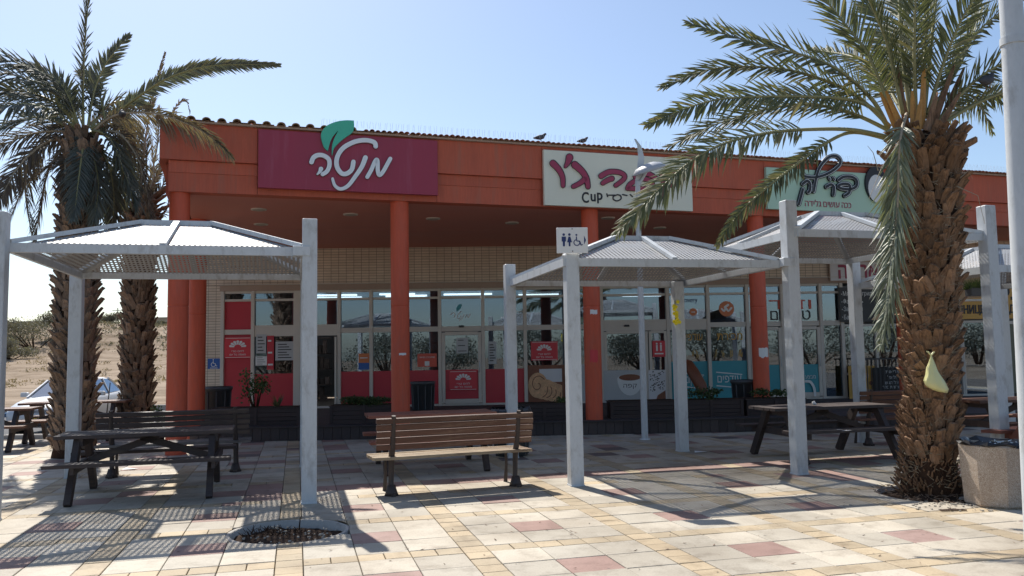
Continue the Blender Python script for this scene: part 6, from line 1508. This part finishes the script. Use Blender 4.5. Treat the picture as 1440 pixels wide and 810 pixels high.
p = atY(1386, 112, BY); bird('dark pigeon perched on a right hand leaf stalk of the big palm', (p.x, BY - .02, p.z - .1), R(35), 1.05)
p = atY(172, 160, 13.4); bird('small dark pigeon sitting in the crown of the left palm', (p.x, 13.4, p.z - .08), R(120), 1.0)
# yellow plastic flower bunch on the pergola post
q = Vector((B2R.x + .02, B2R.y - .13, 0)); a = atY(950, 440, q.y); t = thing('yellow_flowers', 'bunch of yellow plastic flowers tied high on the rear pergola post', 'flowers', (a.x, q.y, a.z))
rr = random.Random(4)
for k in range(16):
    c = Vector((rr.gauss(0, .035), rr.uniform(-.04, 0), rr.uniform(-.20, .02) if k < 11 else rr.uniform(.05, .20))); mb = MB()
    for f in range(6):
        an = f * 1.047; d = Vector((math.cos(an), -.4, math.sin(an))) * .035; e = Vector((-math.sin(an), 0, math.cos(an))) * .014; mb.add([c, c + d * .6 - e, c + d, c + d * .6 + e], [(0, 1, 2, 3)])
    mb.build('flower', 'yellow_flower', t)
MB().tube([(0, .02, -.2), (0, .03, .2)], .008, 5).build('stem', 'leaf_shrub', t)
# hanging planter and small tan awning by the tall right post
a = atY(1373, 405, 12.4); t = thing('hanging_planter', 'green planter box of grass on a bracket beside the tall right post', 'planter', (a.x, 12.4, a.z - .12))
MB().cbox((0, 0, .06), (.26, .18, .12), .01).build('box', 'bin_plastic', t); MB().bar((-.32, .05, -.06), (.2, .05, -.06), .10, .03).build('shelf', 'galvanised', t)
mb = MB()
for k in range(260):
    p = Vector((rr.uniform(-.15, .15), rr.uniform(-.09, .09), .1)); e = Vector((.006, 0, 0)); mb.add([p - e, p + e, p + Vector((rr.gauss(0, .06), rr.gauss(0, .05), rr.uniform(.08, .2)))], [(0, 1, 2)])
tag(mb.build('grass', 'leaf_shrub', t), kind='stuff')
a = atY(1357, 384, 14.6); t = thing('awning', 'small tan cloth awning edge between the palm trunk and the tall post', 'awning', (a.x, 14.6, a.z))
MB().add([(-.45, 0, -.12), (.45, 0, .18), (.45, .9, .34), (-.45, .9, .05), (-.45, 0, -.5), (.45, 0, -.42)], [(0, 1, 2, 3), (0, 4, 5, 1)]).build('cloth', 'tan_cloth', t); MB().bar((-.45, 0, -.11), (.45, 0, .19), .03, .03).build('bar', 'galvanised', t)
# litter on tables and ground
a = atY(1145, 565, 12.6); t = thing('crumpled_tissue', 'tiny crumpled pink white tissue on the dark table left of the palm', 'tissue', (a.x, 12.6, .766)); bm = bmesh.new(); bmesh.ops.create_icosphere(bm, subdivisions=1, radius=.035)
for v in bm.verts: v.co *= 1 + .5 * noise.noise(v.co * 40); v.co.z += .02
me = bpy.data.meshes.new('paper'); bm.to_mesh(me); bm.free(); me.materials.append(MATS['print_white']); inst('paper', me, t, (0, 0, 0))
for i, (px, py, lb_) in enumerate(((182, 660, 'white paper scrap on the paving beneath the left picnic table'), (985, 636, 'thin white paper strip on the shaded paving behind the middle pergola'), (1187, 606, 'white scrap lying on the seat of the dark table left of the palm'))):
    z = .0 if i < 2 else .452; q = ground(px, py, z + .004)
    t = thing('paper_litter', lb_, 'litter', (q.x, q.y, q.z)); MB().add([(-.10, -.04, .002), (.09, -.05, .012), (.11, .05, .002), (-.08, .06, .02), (0, 0, .016)], [(0, 1, 4), (1, 2, 4), (2, 3, 4), (3, 0, 4)]).build('sheet', 'print_white', t)
# trees and a wall behind the photographer: what the shop glass mirrors
def backtree(label, c, h, r, seed):
    leafclump('street_tree', label, 'tree', c, (r, r, h * .8), 3200, 'leaf_palm_dark', .20, seed=seed, flat=.35, stems=7, group='trees across the plaza behind the camera')
for i, (x, y, h, r) in enumerate(((-17, -32, 4.2, 3.8), (-7, -35, 4.8, 4.4), (-1.5, -30, 3.4, 3.0), (8, -36, 5.0, 4.6), (17, -32, 4.2, 3.8), (24, -34, 4.8, 4.6), (-27, -35, 4.8, 4.6), (33, -31, 4.4, 4), (41, -33, 4.8, 4.6), (50, -32, 4.8, 4.6))): backtree(['leafy tree behind the camera, left of the middle', 'second leafy tree behind the camera from the left group', 'lowest leafy tree straight behind the camera', 'tallest leafy tree behind the camera, right of the middle', 'leafy tree behind the camera towards the right', 'wide leafy tree behind the camera, far right', 'wide leafy tree behind the camera, far left', 'leafy tree beyond the far right one behind the camera', 'outermost leafy tree behind the camera at the right', 'last leafy tree behind the camera on the right'][i], (x, y, -.05), h, r, 60 + i)

# wind blown leaf litter and grit over the plaza
rr = random.Random(12); mb = MB()
for k in range(420):
    px, py = rr.uniform(-20, 1460), 812 - 190 * rr.random() ** .6
    q = ground(px, py, .004); s = rr.uniform(.006, .022)
    if (Vector((q.x, q.y)) - PIT).length < PIT_R + .05 or DECK.loc(q)[1] > -.1: continue
    an = rr.uniform(0, 6.28); a = Vector((math.cos(an), math.sin(an), 0)) * s; b = Vector((-a.y, a.x, 0)) * .4
    mb.add([q - a, q + b, q + a * 1.2 + Vector((0, 0, s * .4)), q - b], [(0, 1, 2, 3)])
tag(mb.build('leaf_litter', 'bark_grey', None), kind='stuff')
